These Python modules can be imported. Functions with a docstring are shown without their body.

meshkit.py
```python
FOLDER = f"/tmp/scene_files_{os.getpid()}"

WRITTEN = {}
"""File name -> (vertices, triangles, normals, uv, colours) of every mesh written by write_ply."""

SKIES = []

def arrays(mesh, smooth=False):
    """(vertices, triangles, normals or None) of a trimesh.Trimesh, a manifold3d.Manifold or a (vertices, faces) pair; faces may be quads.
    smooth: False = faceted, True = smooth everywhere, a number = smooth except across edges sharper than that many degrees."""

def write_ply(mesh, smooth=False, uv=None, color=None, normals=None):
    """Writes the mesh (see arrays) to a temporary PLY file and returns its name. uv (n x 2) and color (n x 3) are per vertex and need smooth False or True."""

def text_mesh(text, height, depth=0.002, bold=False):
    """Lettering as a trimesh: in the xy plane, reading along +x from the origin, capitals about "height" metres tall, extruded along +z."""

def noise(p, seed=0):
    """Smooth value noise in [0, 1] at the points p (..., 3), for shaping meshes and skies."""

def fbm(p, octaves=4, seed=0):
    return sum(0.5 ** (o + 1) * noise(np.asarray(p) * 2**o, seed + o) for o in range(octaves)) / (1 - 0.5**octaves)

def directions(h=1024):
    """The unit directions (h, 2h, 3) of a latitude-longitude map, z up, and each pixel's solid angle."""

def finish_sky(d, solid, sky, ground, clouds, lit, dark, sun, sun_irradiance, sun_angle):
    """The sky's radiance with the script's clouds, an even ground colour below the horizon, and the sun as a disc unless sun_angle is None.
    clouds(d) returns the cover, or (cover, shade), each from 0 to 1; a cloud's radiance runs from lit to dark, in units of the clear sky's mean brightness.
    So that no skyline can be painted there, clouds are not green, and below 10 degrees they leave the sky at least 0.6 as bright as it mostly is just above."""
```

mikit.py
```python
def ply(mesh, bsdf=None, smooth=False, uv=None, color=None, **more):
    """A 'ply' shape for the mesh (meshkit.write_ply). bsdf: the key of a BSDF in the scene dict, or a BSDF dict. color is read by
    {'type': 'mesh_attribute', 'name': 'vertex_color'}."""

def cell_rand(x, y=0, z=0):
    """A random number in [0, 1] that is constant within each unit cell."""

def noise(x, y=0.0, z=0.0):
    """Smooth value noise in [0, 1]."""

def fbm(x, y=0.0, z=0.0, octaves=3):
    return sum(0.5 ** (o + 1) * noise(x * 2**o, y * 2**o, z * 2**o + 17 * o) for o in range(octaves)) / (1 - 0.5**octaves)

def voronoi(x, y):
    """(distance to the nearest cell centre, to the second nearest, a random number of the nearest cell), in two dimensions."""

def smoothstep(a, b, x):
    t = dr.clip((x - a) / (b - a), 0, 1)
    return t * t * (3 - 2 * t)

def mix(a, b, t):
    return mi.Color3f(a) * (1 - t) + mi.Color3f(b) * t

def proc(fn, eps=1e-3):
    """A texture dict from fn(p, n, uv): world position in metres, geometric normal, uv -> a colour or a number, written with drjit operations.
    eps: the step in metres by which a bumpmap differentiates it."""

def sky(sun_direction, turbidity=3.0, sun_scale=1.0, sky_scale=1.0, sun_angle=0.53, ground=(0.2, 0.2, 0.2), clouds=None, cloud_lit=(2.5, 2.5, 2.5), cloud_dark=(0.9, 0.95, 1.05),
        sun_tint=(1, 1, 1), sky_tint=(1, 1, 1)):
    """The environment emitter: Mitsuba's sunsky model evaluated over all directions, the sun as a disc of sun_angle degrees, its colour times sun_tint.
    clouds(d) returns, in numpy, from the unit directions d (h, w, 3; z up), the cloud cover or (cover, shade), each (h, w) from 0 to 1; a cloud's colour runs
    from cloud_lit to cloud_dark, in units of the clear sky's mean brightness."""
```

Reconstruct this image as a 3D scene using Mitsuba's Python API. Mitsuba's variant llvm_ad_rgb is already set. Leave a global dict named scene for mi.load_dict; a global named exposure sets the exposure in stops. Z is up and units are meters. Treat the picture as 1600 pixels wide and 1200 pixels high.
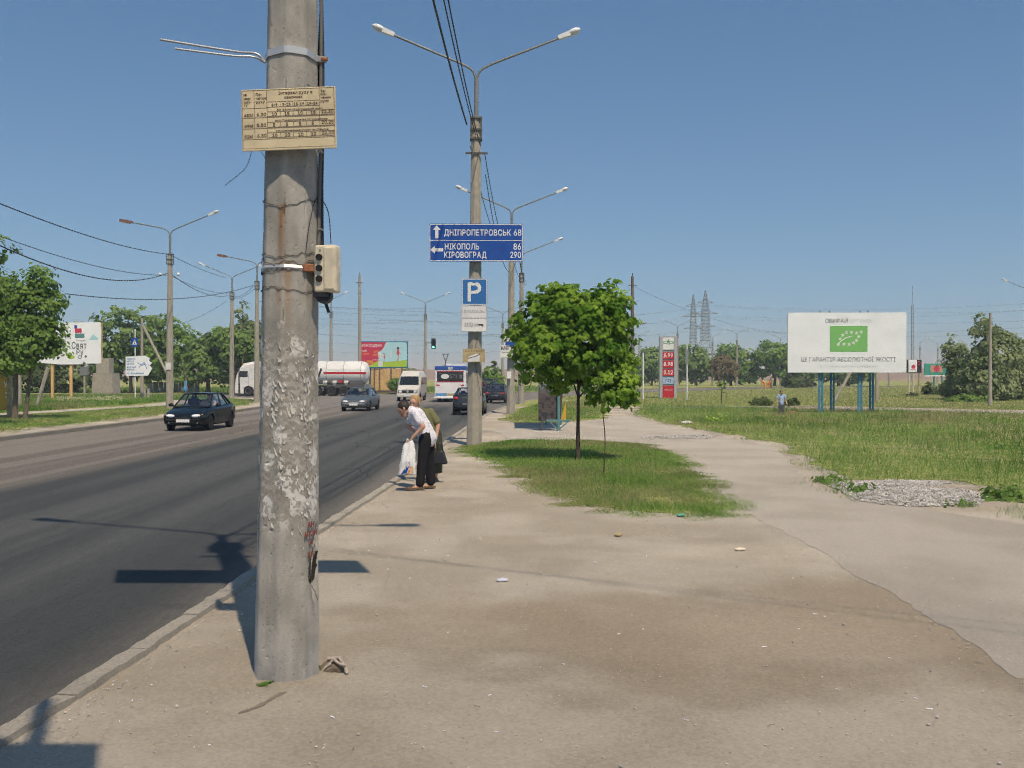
import math, numpy as np, trimesh, shapely, mitsuba as mi, drjit as dr, mikit, meshkit
import manifold3d as m3
from mikit import noise, fbm, voronoi, cell_rand, smoothstep, mix, proc
from shapely.geometry import Polygon, LineString, box as sbox
from shapely.ops import unary_union

T = mi.ScalarTransform4f
scene, labels = {}, {}
H, F, HZ = 1.95, 1550.0, 588.0            # eye height; focal length and horizon in photograph pixels (1600 wide)
RZ = -0.12                                # road level below the pavement

# ------------------------------------------------------------------ camera, light, exposure
scene['camera'] = {'type': 'perspective', 'fov': 2 * math.degrees(math.atan(800 / F)), 'fov_axis': 'x',
                   'near_clip': 0.1, 'far_clip': 9000.0,
                   'to_world': T().look_at(origin=[0, 0, H], target=[0, 1, H - 12 / F], up=[0, 0, 1])}
SUN = (0.20, -0.53, 0.86)
scene['sky'] = mikit.sky(SUN, turbidity=3.6, ground=(0.22, 0.2, 0.17), sky_scale=.95, sky_tint=(.81, 1.01, 1.09))
exposure = 1.3

# ------------------------------------------------------------------ helpers
used = {}
def numbered(n):
    if n not in used:
        used[n] = 0
        return n
    while True:
        used[n] += 1
        k = f'{n}_{used[n]:03d}'
        if k not in used:
            used[k] = 0
            return k
CACHE = {}
def plyd(mesh, mat, smooth):
    k = (id(mesh), mat, smooth)
    if k not in CACHE:
        CACHE[k] = (mesh, mikit.ply(mesh, 'm_' + mat, smooth=smooth))
    return CACHE[k][1]
def tag(k, label=None, cat=None, group=None, kind=None):
    d = {}
    if label: d['label'] = label
    if cat: d['category'] = cat
    if group: d['group'] = group
    if kind: d['kind'] = kind
    labels[k] = d
class Th:
    def __init__(s, name, label, cat, M=None, group=None):
        s.key, s.M = numbered(name), M
        tag(s.key, label, cat, group)
    def p(s, name, mesh, mat, smooth=False, parent=None, label=None, kind=None):
        if isinstance(mesh, list): mesh = cat(mesh)
        k = numbered((parent or s.key) + '__' + name)
        d = dict(plyd(mesh, mat, smooth))
        if s.M is not None: d['to_world'] = s.M
        scene[k] = d
        if label or kind: tag(k, label, None, None, kind)
        return k
def one(name, mesh, mat, label, catg=None, smooth=False, group=None, kind=None, M=None):
    k = numbered(name)
    d = dict(plyd(mesh, mat, smooth))
    if M is not None: d['to_world'] = M
    scene[k] = d
    tag(k, label, catg, group, kind)
    return k
def piece(parent, name, mesh, mat, smooth=False, M=None):
    k = numbered(parent + '__' + name)
    d = dict(plyd(mesh, mat, smooth))
    if M is not None: d['to_world'] = M
    scene[k] = d
    return k
def place(x, y, z=0.0, yaw=0.0, s=1.0, tilt=0.0):
    return T().translate([x, y, z]).rotate([0, 0, 1], yaw).rotate([0, 1, 0], tilt).scale([s, s, s])
def G(px, py, z=0.0):
    d = (H - z) * F / (py - HZ)
    return ((px - 800) / F * d, d)
def at(px, py, d):
    return np.array([(px - 800) / F * d, d, H + (HZ - py) / F * d])
def X(px, d): return (px - 800) / F * d
def Z(py, d): return H + (HZ - py) / F * d

def cat(ms): return trimesh.util.concatenate([m for m in ms if m is not None])
def mv(m, x=0, y=0, z=0):
    m = m.copy(); m.apply_translation([x, y, z]); return m
def rot(m, deg, ax=(0, 0, 1), pt=(0, 0, 0)):
    m = m.copy(); m.apply_transform(trimesh.transformations.rotation_matrix(math.radians(deg), ax, pt)); return m
def scl(m, x, y, z):
    m = m.copy(); m.apply_transform(np.diag([x, y, z, 1.0])); return m
def box(sx, sy, sz, x=0, y=0, z=0, b=0.0):
    """A box of full sizes centred at x, y, z with chamfer b."""
    if b <= 0:
        return mv(trimesh.creation.box([sx, sy, sz]), x, y, z)
    h = np.array([sx, sy, sz]) / 2
    pts = [[a * (h[0] - b * (k != 0)), c * (h[1] - b * (k != 1)), e * (h[2] - b * (k != 2))]
           for a in (-1, 1) for c in (-1, 1) for e in (-1, 1) for k in range(3)]
    return mv(trimesh.convex.convex_hull(np.array(pts)), x, y, z)
def hull(pts): return trimesh.convex.convex_hull(np.array(pts, float))
def sph(r, x=0, y=0, z=0, sub=2, s=(1, 1, 1)):
    return mv(scl(trimesh.creation.icosphere(sub, r), *s), x, y, z)
def cyl(r, h, x=0, y=0, z=0, ax='z', n=20):
    m = trimesh.creation.cylinder(r, h, sections=n)
    if ax == 'x': m = rot(m, 90, (0, 1, 0))
    if ax == 'y': m = rot(m, 90, (1, 0, 0))
    return mv(m, x, y, z)
def loft(rings, cap=True):
    r = np.asarray(rings, float); n, m = r.shape[:2]
    v = r.reshape(-1, 3)
    i, j = np.meshgrid(np.arange(n - 1), np.arange(m), indexing='ij')
    a, b, c, d = i * m + j, i * m + (j + 1) % m, (i + 1) * m + (j + 1) % m, (i + 1) * m + j
    f = np.concatenate([np.stack([a, b, c], -1).reshape(-1, 3), np.stack([a, c, d], -1).reshape(-1, 3)])
    if cap:
        v = np.vstack([v, r[0].mean(0), r[-1].mean(0)])
        k = np.arange(m)
        f = np.vstack([f, np.stack([(k + 1) % m, k, k * 0 + n * m], 1),
                       np.stack([(n - 1) * m + k, (n - 1) * m + (k + 1) % m, k * 0 + n * m + 1], 1)])
    t = trimesh.Trimesh(v, f, process=False)
    if cap and t.volume < 0: t.invert()
    return t
def tube(pts, r, n=8):
    p = np.asarray(pts, float)
    t = np.gradient(p, axis=0); t /= np.linalg.norm(t, axis=1, keepdims=True) + 1e-12
    up = np.array([0, 0, 1.0]) if abs(t[:, 2]).mean() < 0.8 else np.array([1.0, 0, 0])
    a = np.cross(t, up); a /= np.linalg.norm(a, axis=1, keepdims=True) + 1e-12
    b = np.cross(t, a)
    g = np.arange(n) * 2 * np.pi / n
    r = np.broadcast_to(r, (len(p),))
    return loft(p[:, None] + r[:, None, None] * (np.cos(g)[None, :, None] * a[:, None] + np.sin(g)[None, :, None] * b[:, None]))
def curve(pts, n=24):
    """Catmull-Rom through the points."""
    p = np.asarray(pts, float); p = np.vstack([2 * p[0] - p[1], p, 2 * p[-1] - p[-2]])
    out = []
    for i in range(1, len(p) - 2):
        t = np.linspace(0, 1, n, endpoint=False)[:, None]
        a, b, c, d = p[i - 1:i + 3]
        out.append(0.5 * (2 * b + (c - a) * t + (2 * a - 5 * b + 4 * c - d) * t ** 2 + (3 * b - a - 3 * c + d) * t ** 3))
    return np.vstack(out + [p[-2:-1]])
def lathe(prof, n=24, ax='z'):
    g = np.arange(n) * 2 * np.pi / n
    m = loft([[(r * math.cos(a), r * math.sin(a), z) for a in g] for r, z in prof])
    if ax == 'x': m = rot(m, 90, (0, 1, 0))
    if ax == 'y': m = rot(m, -90, (1, 0, 0))
    return m
def prism(poly, h, z=0.0):
    if not isinstance(poly, (Polygon, shapely.MultiPolygon)): poly = Polygon(poly)
    gs = getattr(poly, 'geoms', [poly])
    return mv(cat([trimesh.creation.extrude_polygon(g, h, engine='earcut') for g in gs if g.area > 1e-7]), 0, 0, z)
def face(poly, t=0.003, y=0.0):
    """A flat shape drawn in x and z, facing -y, its back at y and t thick."""
    return mv(rot(prism(poly, t), 90, (1, 0, 0)), 0, y, 0)
def rect(x0, x1, z0, z1, t=0.003, y=0.0): return box(x1 - x0, t, z1 - z0, (x0 + x1) / 2, y - t / 2, (z0 + z1) / 2)
TX = {}
def text(s, x, z, h, w=None, al='l', y=0.0, t=0.003, bold=True):
    ms, ww = [], 0.0
    for ch in s:
        if ch == ' ': ww += .38; continue
        k = (ch, bold)
        if k not in TX: TX[k] = meshkit.text_mesh(ch, 1.0, 1.0, bold)
        b = TX[k].bounds; ms.append(mv(TX[k], ww - b[0][0])); ww += b[1][0] - b[0][0] + (.17 if bold else .15)
    ww -= .16; m = cat(ms)
    sx = h if w is None else w / ww
    m = rot(scl(m, sx, h, t), 90, (1, 0, 0))
    ox = {'l': 0, 'c': -ww * sx / 2, 'r': -ww * sx}[al]
    return mv(m, x + ox, y, z)
def stroke(pts, wd, t=0.003, y=0.0): return face(LineString(pts).buffer(wd / 2, 4), t, y)
def fuse(ms):
    return m3.Manifold.batch_boolean([man(m) if isinstance(m, trimesh.Trimesh) else m for m in ms], m3.OpType.Add)
def man(m): return m3.Manifold(m3.Mesh(np.asarray(m.vertices, np.float32), np.asarray(m.faces, np.uint32)))
def tri(m):
    q = m.to_mesh(); return trimesh.Trimesh(q.vert_properties[:, :3], q.tri_verts, process=True)
def wire(a, b, sag, r, n=28, sides=5):
    t = np.linspace(0, 1, n)[:, None]; a, b = np.array(a, float), np.array(b, float)
    p = a + (b - a) * t; p[:, 2] -= 4 * sag * (t * (1 - t))[:, 0]
    return tube(p, r, sides)
def fbn(p, o=4, seed=0): return meshkit.fbm(np.asarray(p), o, seed)

# ------------------------------------------------------------------ materials
def C(*c): return mi.Color3f(*c)
def rgb(c): return {'type': 'rgb', 'value': list(c)}
def mat(key, color, rough=0.6, metal=0.0, spec=0.5, **k):
    c = proc(color) if callable(color) else rgb(color)
    scene['m_' + key] = {'type': 'twosided', 'b': {'type': 'principled', 'base_color': c, 'roughness': rough, 'metallic': metal, 'specular': spec, **k}}
def bump(key, color, height, eps, rough=0.9, spec=0.3):
    c = proc(color) if callable(color) else rgb(color)
    scene['m_' + key] = {'type': 'twosided', 'b': {'type': 'bumpmap', 'arbitrary': proc(height, eps), 'scale': 1.0,
                  'b': {'type': 'principled', 'base_color': c, 'roughness': rough, 'specular': spec}}}
def leafmat(key, c1, c2, sc, tr=0.5):
    scene['m_' + key] = {'type': 'principledthin', 'base_color': proc(lambda p, n, uv: mix(C(*c1), C(*c2), smoothstep(0.25, 0.75, fbm(p.x * sc, p.y * sc, p.z * sc)))),
                  'roughness': 0.55, 'diff_trans': tr, 'spec_trans': 0.0}

def f_conc(p, n, uv):
    a = fbm(p.x * 6, p.y * 6, p.z * 3, 4)
    s = noise(p.x * 14, p.y * 14, p.z * 9)
    c = mix(C(.31, .285, .235), C(.43, .395, .335), a)
    return c * (0.9 + 0.2 * s)
mat('concrete', f_conc, 0.9, spec=0.2)
HOLE_SHADE = (-1.2845, 6.4)
def f_shaft(p, n, uv):
    z = p.z
    a = fbm(p.x * 9, p.y * 9, z * 4, 4); s = noise(p.x * 150, p.y * 150, z * 150)
    st = fbm(p.x * 30, p.y * 30, z * 1.2, 3)
    c = mix(C(.275, .265, .238), C(.405, .39, .355), smoothstep(.25, .75, a)) * (0.86 + .28 * s)
    c = c * (0.82 + .36 * st)
    d, d2, w = voronoi(p.x * 22 + p.y * 9, z * 22)
    c = mix(c, C(.16, .14, .11), (1 - smoothstep(.06, .13, d)) * dr.select(w > .72, 1.0, 0.0) * .8)
    band = smoothstep(.9, 1.15, z + .3 * (a - .5)) * (1 - smoothstep(2.05, 2.4, z + .3 * (a - .5)))
    q = fbm(p.x * 11 + 5, p.y * 11, z * 7, 4); q2 = fbm(p.x * 45, p.y * 45 + 3, z * 40, 3)
    c = mix(c, C(.22, .205, .175), band * smoothstep(.40, .62, q2) * .75)
    c = mix(c, C(.58, .57, .545), band * smoothstep(.54, .59, q) * smoothstep(.35, .5, q2))
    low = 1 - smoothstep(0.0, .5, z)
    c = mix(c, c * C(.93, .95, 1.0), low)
    def streak(x, z0, z1, w):
        v = smoothstep(z1, z0, z) * (1 - smoothstep(z0, z0 + .03, z))
        return v * (1 - smoothstep(w * .3, w, dr.abs(p.x - x + .02 * (st - .5)))) * smoothstep(.25, .5, st)
    r = streak(-1.452, 3.02, 2.35, .035) * .9 + streak(-1.41, 2.66, 2.1, .03) * .7 + streak(-1.475, 2.5, 2.25, .03) * .5
    c = mix(c, C(.25, .14, .07), dr.clip(r, 0, .8))
    hx = (p.x - HOLE_SHADE[0] + .02 * (q2 - .5)) / .016; hz = (z - .72 - 3.0 * (p.x - HOLE_SHADE[0])) / .095
    c = mix(c, C(.028, .025, .022), 1 - smoothstep(.7, 1.05, hx * hx + hz * hz + .9 * (q2 - .5)))  # shade inside the broken dent, painted into the colour as near black
    return c
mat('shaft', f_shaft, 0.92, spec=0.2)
def f_dirt(p, n, uv):
    big = fbm(p.x * .22 + 3.1, p.y * .3 + 1.7, 0.0, 3); mid = fbm(p.x * 1.1, p.y * 1.1, 4.0, 4)
    fine = noise(p.x * 55, p.y * 55); f2 = noise(p.x * 170, p.y * 170)
    c = mix(C(.262, .232, .186), C(.318, .287, .238), smoothstep(.3, .7, mid))
    u = (p.x - 2.6) / 3.4; v = (p.y - 7.6) / 1.9
    worn = smoothstep(1.25, .45, dr.sqrt(u * u + v * v) + .9 * (mid - .5))
    c = mix(c, C(.200, .162, .117), worn * .7)
    c = mix(c, c * C(1.13, 1.13, 1.13), smoothstep(.5, .68, big)); c = mix(c, c * C(.88, .85, .80), smoothstep(.56, .7, fbm(p.x * .5 + 21, p.y * .8, 2.0, 4)) * .4)
    c = mix(c, c * .78, smoothstep(.62, .78, fbm(p.x * .7 + 9, p.y * 1.2, 8.0, 3)) * .3)
    d, d2, w = voronoi(p.x * 26, p.y * 26)
    peb = (1 - smoothstep(.12, .2, d)) * dr.select(w > .86, 1.0, 0.0)
    c = mix(c, mix(C(.15, .13, .11), C(.45, .43, .40), cell_rand(dr.floor(p.x * 26), dr.floor(p.y * 26))), peb * .55)
    return c * (.84 + .2 * fine + .14 * f2)
def h_dirt(p, n, uv):
    return .001 * fbm(p.x * 2, p.y * 2, 0, 2) + .006 * fbm(p.x * 16, p.y * 16, 0, 3) + .0035 * noise(p.x * 90, p.y * 90)
bump('dirt', f_dirt, h_dirt, .004, .95, .15)
def f_path(p, n, uv):
    mid = fbm(p.x * .8 + 7, p.y * .8, 0, 4); fine = noise(p.x * 60, p.y * 60); f2 = noise(p.x * 200, p.y * 200)
    c = mix(C(.26, .238, .203), C(.305, .282, .245), smoothstep(.3, .7, mid))
    return c * (.85 + .18 * fine + .14 * f2)
bump('path', f_path, lambda p, n, uv: .0012 * fbm(p.x * 5, p.y * 5, 0, 2) + .003 * fbm(p.x * 40, p.y * 40, 0, 2), .004, .95, .15)
def f_asph(p, n, uv):
    xk = p.x + 9.1 - .018 * (p.y - 25)
    edge = fbm(p.x * .5, p.y * .06, 2.0, 3)
    old = 1 - smoothstep(-.9, .5, xk + 1.6 * (edge - .5))
    tr = fbm(p.x * 1.6, p.y * .035, 5.0, 3); fine = noise(p.x * 70, p.y * 70); f2 = noise(p.x * 25, p.y * 6)
    new = mix(C(.041, .045, .046), C(.064, .068, .068), smoothstep(.3, .7, tr))
    ol = mix(C(.105, .096, .085), C(.155, .142, .126), smoothstep(.3, .7, tr))
    c = mix(new, ol, old)
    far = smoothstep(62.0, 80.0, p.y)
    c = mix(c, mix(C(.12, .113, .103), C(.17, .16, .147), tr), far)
    ck = dr.abs(fbm(p.x * .55 + 2.0, p.y * .12 + 5.0, 1.0, 4) - .5); c = mix(c, c * .55, (1 - smoothstep(.002, .007, ck)) * smoothstep(.45, .6, noise(p.x * .2, p.y * .05, 9.0)))
    pt = smoothstep(.60, .62, fbm(p.x * .25 + 11, p.y * .06, 4.0, 2)); c = mix(c, c * 1.18, pt * .6)
    xe = p.x + 2.75 - .028 * p.y
    dust = smoothstep(-1.1, -.05, xe + .5 * (edge - .5)) * (1 - far)
    c = mix(c, C(.20, .18, .15), dust * .45)
    return c * (.78 + .3 * fine + .14 * f2)
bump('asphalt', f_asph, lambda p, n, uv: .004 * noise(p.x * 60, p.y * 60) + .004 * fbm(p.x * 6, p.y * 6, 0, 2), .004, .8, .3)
def f_soil(p, n, uv):
    a = fbm(p.x * .35, p.y * .35, 0, 4); b = fbm(p.x * 2.2, p.y * 2.2, 3.0, 3)
    return mix(mix(C(.14, .17, .05), C(.23, .235, .09), b), C(.27, .24, .13), smoothstep(.5, .78, a * .7 + b * .3)) * (.8 + .4 * noise(p.x * 30, p.y * 30))
bump('soil', f_soil, lambda p, n, uv: .06 * fbm(p.x * 3, p.y * 3, 0, 4), .01, .95, .1)
def f_terr(p, n, uv):
    a = fbm(p.x * .02, p.y * .02, 0, 4); b = fbm(p.x * .3, p.y * .3, 0, 3)
    c = mix(mix(C(.085, .10, .03), C(.19, .19, .08), b), C(.22, .18, .11), smoothstep(.45, .65, a))
    return mix(c, C(.17, .12, .095), smoothstep(350.0, 600.0, p.y))
mat('terrain', f_terr, .95, spec=.1)
def f_grass(p, n, uv):
    a = fbm(p.x * .45, p.y * .45, 0, 3); b = noise(p.x * 24, p.y * 24, p.z * 4)
    c = mix(C(.14, .27, .045), C(.38, .53, .15), b)
    return mix(mix(c, c * C(.62, .72, .55), smoothstep(.5, .7, fbm(p.x * 1.1 + 4, p.y * 1.1, 0, 2))), C(.42, .36, .20), dr.clip(smoothstep(.45, .66, a * .7 + b * .3) + .55 * smoothstep(58.0, 64.0, p.y) * smoothstep(2.0, 4.0, p.x), 0, 1) * .65)
scene['m_grass'] = {'type': 'principledthin', 'base_color': proc(f_grass), 'roughness': .6, 'diff_trans': .6, 'spec_trans': 0.0}
def f_grass2(p, n, uv):
    a = fbm(p.x * .22, p.y * .22, 0, 3); b = .5 * noise(p.x * 12, p.y * 12, p.z * 3) + .5 * smoothstep(.35, .65, fbm(p.x * .7, p.y * .7, 3.0, 2))
    c = mix(C(.10, .24, .04), C(.32, .45, .13), b)
    return mix(mix(c, c * C(.55, .68, .5), smoothstep(.5, .68, fbm(p.x * .35 + 4, p.y * .35, 0, 3))), C(.38, .32, .18), smoothstep(.5, .72, a * .75 + b * .25) * .85)
scene['m_grass_tall'] = {'type': 'principledthin', 'base_color': proc(f_grass2), 'roughness': .6, 'diff_trans': .6, 'spec_trans': 0.0}
def f_kerb(p, n, uv):
    a = fbm(p.x * 3, p.y * 3, p.z * 3, 4)
    return mix(C(.215, .20, .17), C(.30, .28, .24), a) * (.8 + .4 * noise(p.x * 70, p.y * 70, p.z * 70))
mat('kerb', f_kerb, .95, spec=.15)
leafmat('leaf_maple', (.09, .21, .024), (.33, .50, .075), 2.6, .9)
leafmat('leaf_left', (.12, .22, .05), (.29, .44, .12), 1.2, .8)
leafmat('leaf_far', (.13, .22, .06), (.31, .44, .15), .7, .8)
leafmat('leaf_grey', (.19, .25, .11), (.38, .45, .24), .8, .8)
leafmat('leaf_brown', (.17, .14, .09), (.27, .22, .14), .8, .6)
leafmat('leaf_dark', (.055, .085, .03), (.13, .17, .07), .8, .5)
def f_bark(p, n, uv):
    return mix(C(.11, .085, .065), C(.24, .20, .16), fbm(p.x * 18, p.y * 18, p.z * 4, 4))
mat('bark', f_bark, .95, spec=.1)
mat('bark_dark', lambda p, n, uv: mix(C(.04, .032, .027), C(.10, .08, .065), fbm(p.x * 25, p.y * 25, p.z * 6, 3)), .95, spec=.1)
def dirty(c, amt=.25, sc=3.0): return c
def dirtyp(c, amt=.25, sc=3.0):
    def f(p, n, uv):
        a = fbm(p.x * sc, p.y * sc, p.z * sc, 4)
        return C(*c) * (1 - amt * smoothstep(.35, .75, a)) * (.95 + .1 * noise(p.x * sc * 14, p.y * sc * 14, p.z * sc * 14))
    return f
mat('white', dirtyp((.78, .78, .77), .12), .45)
mat('paper', dirtyp((.86, .89, .93), .05, 1.2), .6, spec=.3)
mat('cream', dirtyp((.66, .56, .36), .18, 5), .5)
mat('cream_box', dirtyp((.66, .59, .44), .25, 9), .45)
mat('board', dirtyp((.50, .40, .22), .35, 6), .8)
mat('scrap', (.60, .585, .54), .8, spec=.2)
mat('flower', (.72, .70, .42), .8)
mat('ink', (.035, .03, .028), .6)
mat('ink_brown', (.10, .06, .04), .7)
mat('grey_ink', (.16, .16, .17), .7)
mat('light_ink', (.55, .56, .57), .7)
mat('pale_ink', (.66, .70, .70), .7)
mat('sign_blue', dirtyp((.012, .075, .36), .12, 4), .4)
mat('sign_blue_pale', dirty((.03, .15, .42), .15, 4), .45)
mat('red', dirty((.50, .02, .03), .15, 4), .45)
mat('crimson', dirty((.56, .035, .085), .1, 1), .6)
mat('stencil', (.20, .065, .055), .9)
mat('orange', (.72, .26, .06), .6)
mat('yellow', dirty((.62, .36, .035), .25, 2), .6)
mat('lime', dirty((.38, .56, .05), .2, 3), .6)
mat('skyprint', dirty((.42, .68, .74), .2, 1.5), .6)
mat('organic', dirty((.19, .49, .14), .12, 1.0), .6)
mat('green', (.03, .25, .10), .5)
mat('teal', (.115, .255, .255), .6)
mat('leg_blue', dirty((.04, .20, .33), .25, 5), .5)
mat('teal_board', dirty((.05, .30, .24), .2, 1), .6)
mat('skin', dirty((.53, .30, .21), .1, 20), .55)
mat('steel', dirty((.36, .36, .35), .25, 8), .42, metal=.6)
mat('galv', dirty((.55, .56, .56), .2, 12), .4, metal=.5)
mat('darksteel', dirty((.11, .11, .105), .3, 10), .5, metal=.3)
mat('armgrey', dirty((.22, .23, .23), .25, 5), .5, metal=.2)
mat('lamp_white', dirty((.74, .75, .75), .12, 6), .35)
mat('lamp_brown', dirty((.20, .10, .075), .3, 6), .6)
mat('rust', lambda p, n, uv: mix(C(.20, .065, .03), C(.38, .19, .10), fbm(p.x * 30, p.y * 30, p.z * 30, 3)), .85)
mat('rubber', (.022, .022, .023), .8, spec=.2)
mat('cable', (.03, .03, .032), .6)
mat('cable_grey', (.13, .13, .125), .6)
mat('black', (.018, .018, .02), .45)
mat('blackcloth', dirty((.02, .02, .023), .3, 14), .9, spec=.1)
mat('rim', (.68, .69, .70), .35, metal=.35)
mat('lens', (.80, .82, .84), .08, clearcoat=1.0)
mat('amber', (.75, .34, .05), .15)
mat('redlens', (.45, .012, .015), .12, clearcoat=1.0)
mat('darkglass', (.012, .015, .018), .04, spec=.8)
mat('interior', (.045, .045, .048), .9, spec=.1)
scene['m_glass'] = {'type': 'thindielectric'}
mat('paint_dark', (.002, .006, .007), .18, spec=.35, clearcoat=.35, clearcoat_gloss=.95)
mat('paint_silver', dirty((.105, .13, .15), .12, 2), .3, metal=.4, clearcoat=1.0)
mat('paint_navy', (.010, .014, .022), .25, clearcoat=1.0)
mat('paint_van', dirty((.62, .61, .56), .2, 1.5), .4, clearcoat=.5)
mat('van_side', dirty((.50, .50, .47), .2, 1.5), .4)
mat('bus_blue', dirty((.03, .09, .34), .15, 2), .4)
mat('bus_stripe', dirty((.10, .26, .50), .15, 2), .4)
mat('tank_white', dirtyp((.76, .76, .74), .10, .9), .3, clearcoat=.5)
mat('plank', lambda p, n, uv: mix(C(.50, .28, .09), C(.80, .56, .26), fbm(p.x * 3.1, p.y * 3, p.z * .8, 3)), .8)
mat('hill', lambda p, n, uv: mix(C(.13, .098, .085), C(.19, .15, .12), fbm(p.x * .01, p.y * .01, p.z * .1, 3)), .95, spec=.05)
mat('stone', lambda p, n, uv: mix(C(.30, .285, .26), C(.60, .58, .55), cell_rand(dr.floor(p.x * 14), dr.floor(p.y * 14), dr.floor(p.z * 14))), .9, spec=.15)
def f_shirt(p, n, uv):
    d, d2, w = voronoi(p.x * 22 + p.y * 13, p.z * 22)
    q = fbm(p.x * 40, p.y * 40, p.z * 40, 2)
    return mix(C(.74, .73, .78), C(.38, .38, .55), (1 - smoothstep(.12, .28, d)) * dr.select(w > .4, 1.0, 0.0) * .95) * (.9 + .2 * q)
mat('shirt', f_shirt, .85, spec=.1)
mat('hair_dark', (.035, .025, .02), .6)
mat('hair_blond', dirty((.40, .25, .11), .3, 30), .6)
mat('olive', dirty((.17, .17, .085), .25, 12), .9, spec=.1)
mat('skirt', dirty((.065, .07, .05), .25, 10), .9, spec=.1)
mat('blue_shirt', dirty((.38, .50, .70), .1, 8), .9, spec=.1)
mat('trouser', dirty((.07, .085, .11), .2, 10), .9, spec=.1)
mat('blue_dress', (.10, .36, .62), .9, spec=.1)
mat('vest', (.80, .27, .06), .9, spec=.1)
mat('sole', (.14, .09, .05), .8)
mat('strap', (.62, .42, .20), .8)
mat('handbag', (.02, .02, .025), .35)
mat('litter_green', (.12, .34, .22), .4)
mat('litter_blue', (.55, .58, .68), .5)
mat('deadwood', dirty((.40, .35, .30), .4, 30), .9)
mat('pipe_green', (.16, .20, .13), .5)
# ================================================================== THE SETTING
kerb_right = [(-4.4, -70), (-3.3, -14), (-2.95, -3), (-2.83, 5.5), (-2.77, 5.9), (-2.70, 7.06), (-2.64, 8.6), (-2.49, 13.0), (-2.27, 17.5), (-2.15, 22), (-2.0, 30), (-1.72, 40), (-1.40, 49), (-.75, 60), (0.1, 69.5), (1.6, 82), (5, 97), (11, 108)]
kerb_left = [(-17.5, -70), (-16.6, -14), (-16.3, 20), (-16.25, 45), (-15.9, 58), (-16.3, 68), (-19, 82), (-25, 92), (-36, 97)]
kr, kl = LineString(kerb_right), LineString(kerb_left)
main_road = Polygon(kerb_right + [(11, 120), (-40, 112)] + kerb_left[::-1])
cross = LineString([(-500, 94), (-90, 98), (-40, 104), (-10, 109), (6, 119), (20, 140), (36, 166), (62, 190), (130, 220), (260, 250), (600, 330)]).buffer(8.0)
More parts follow.
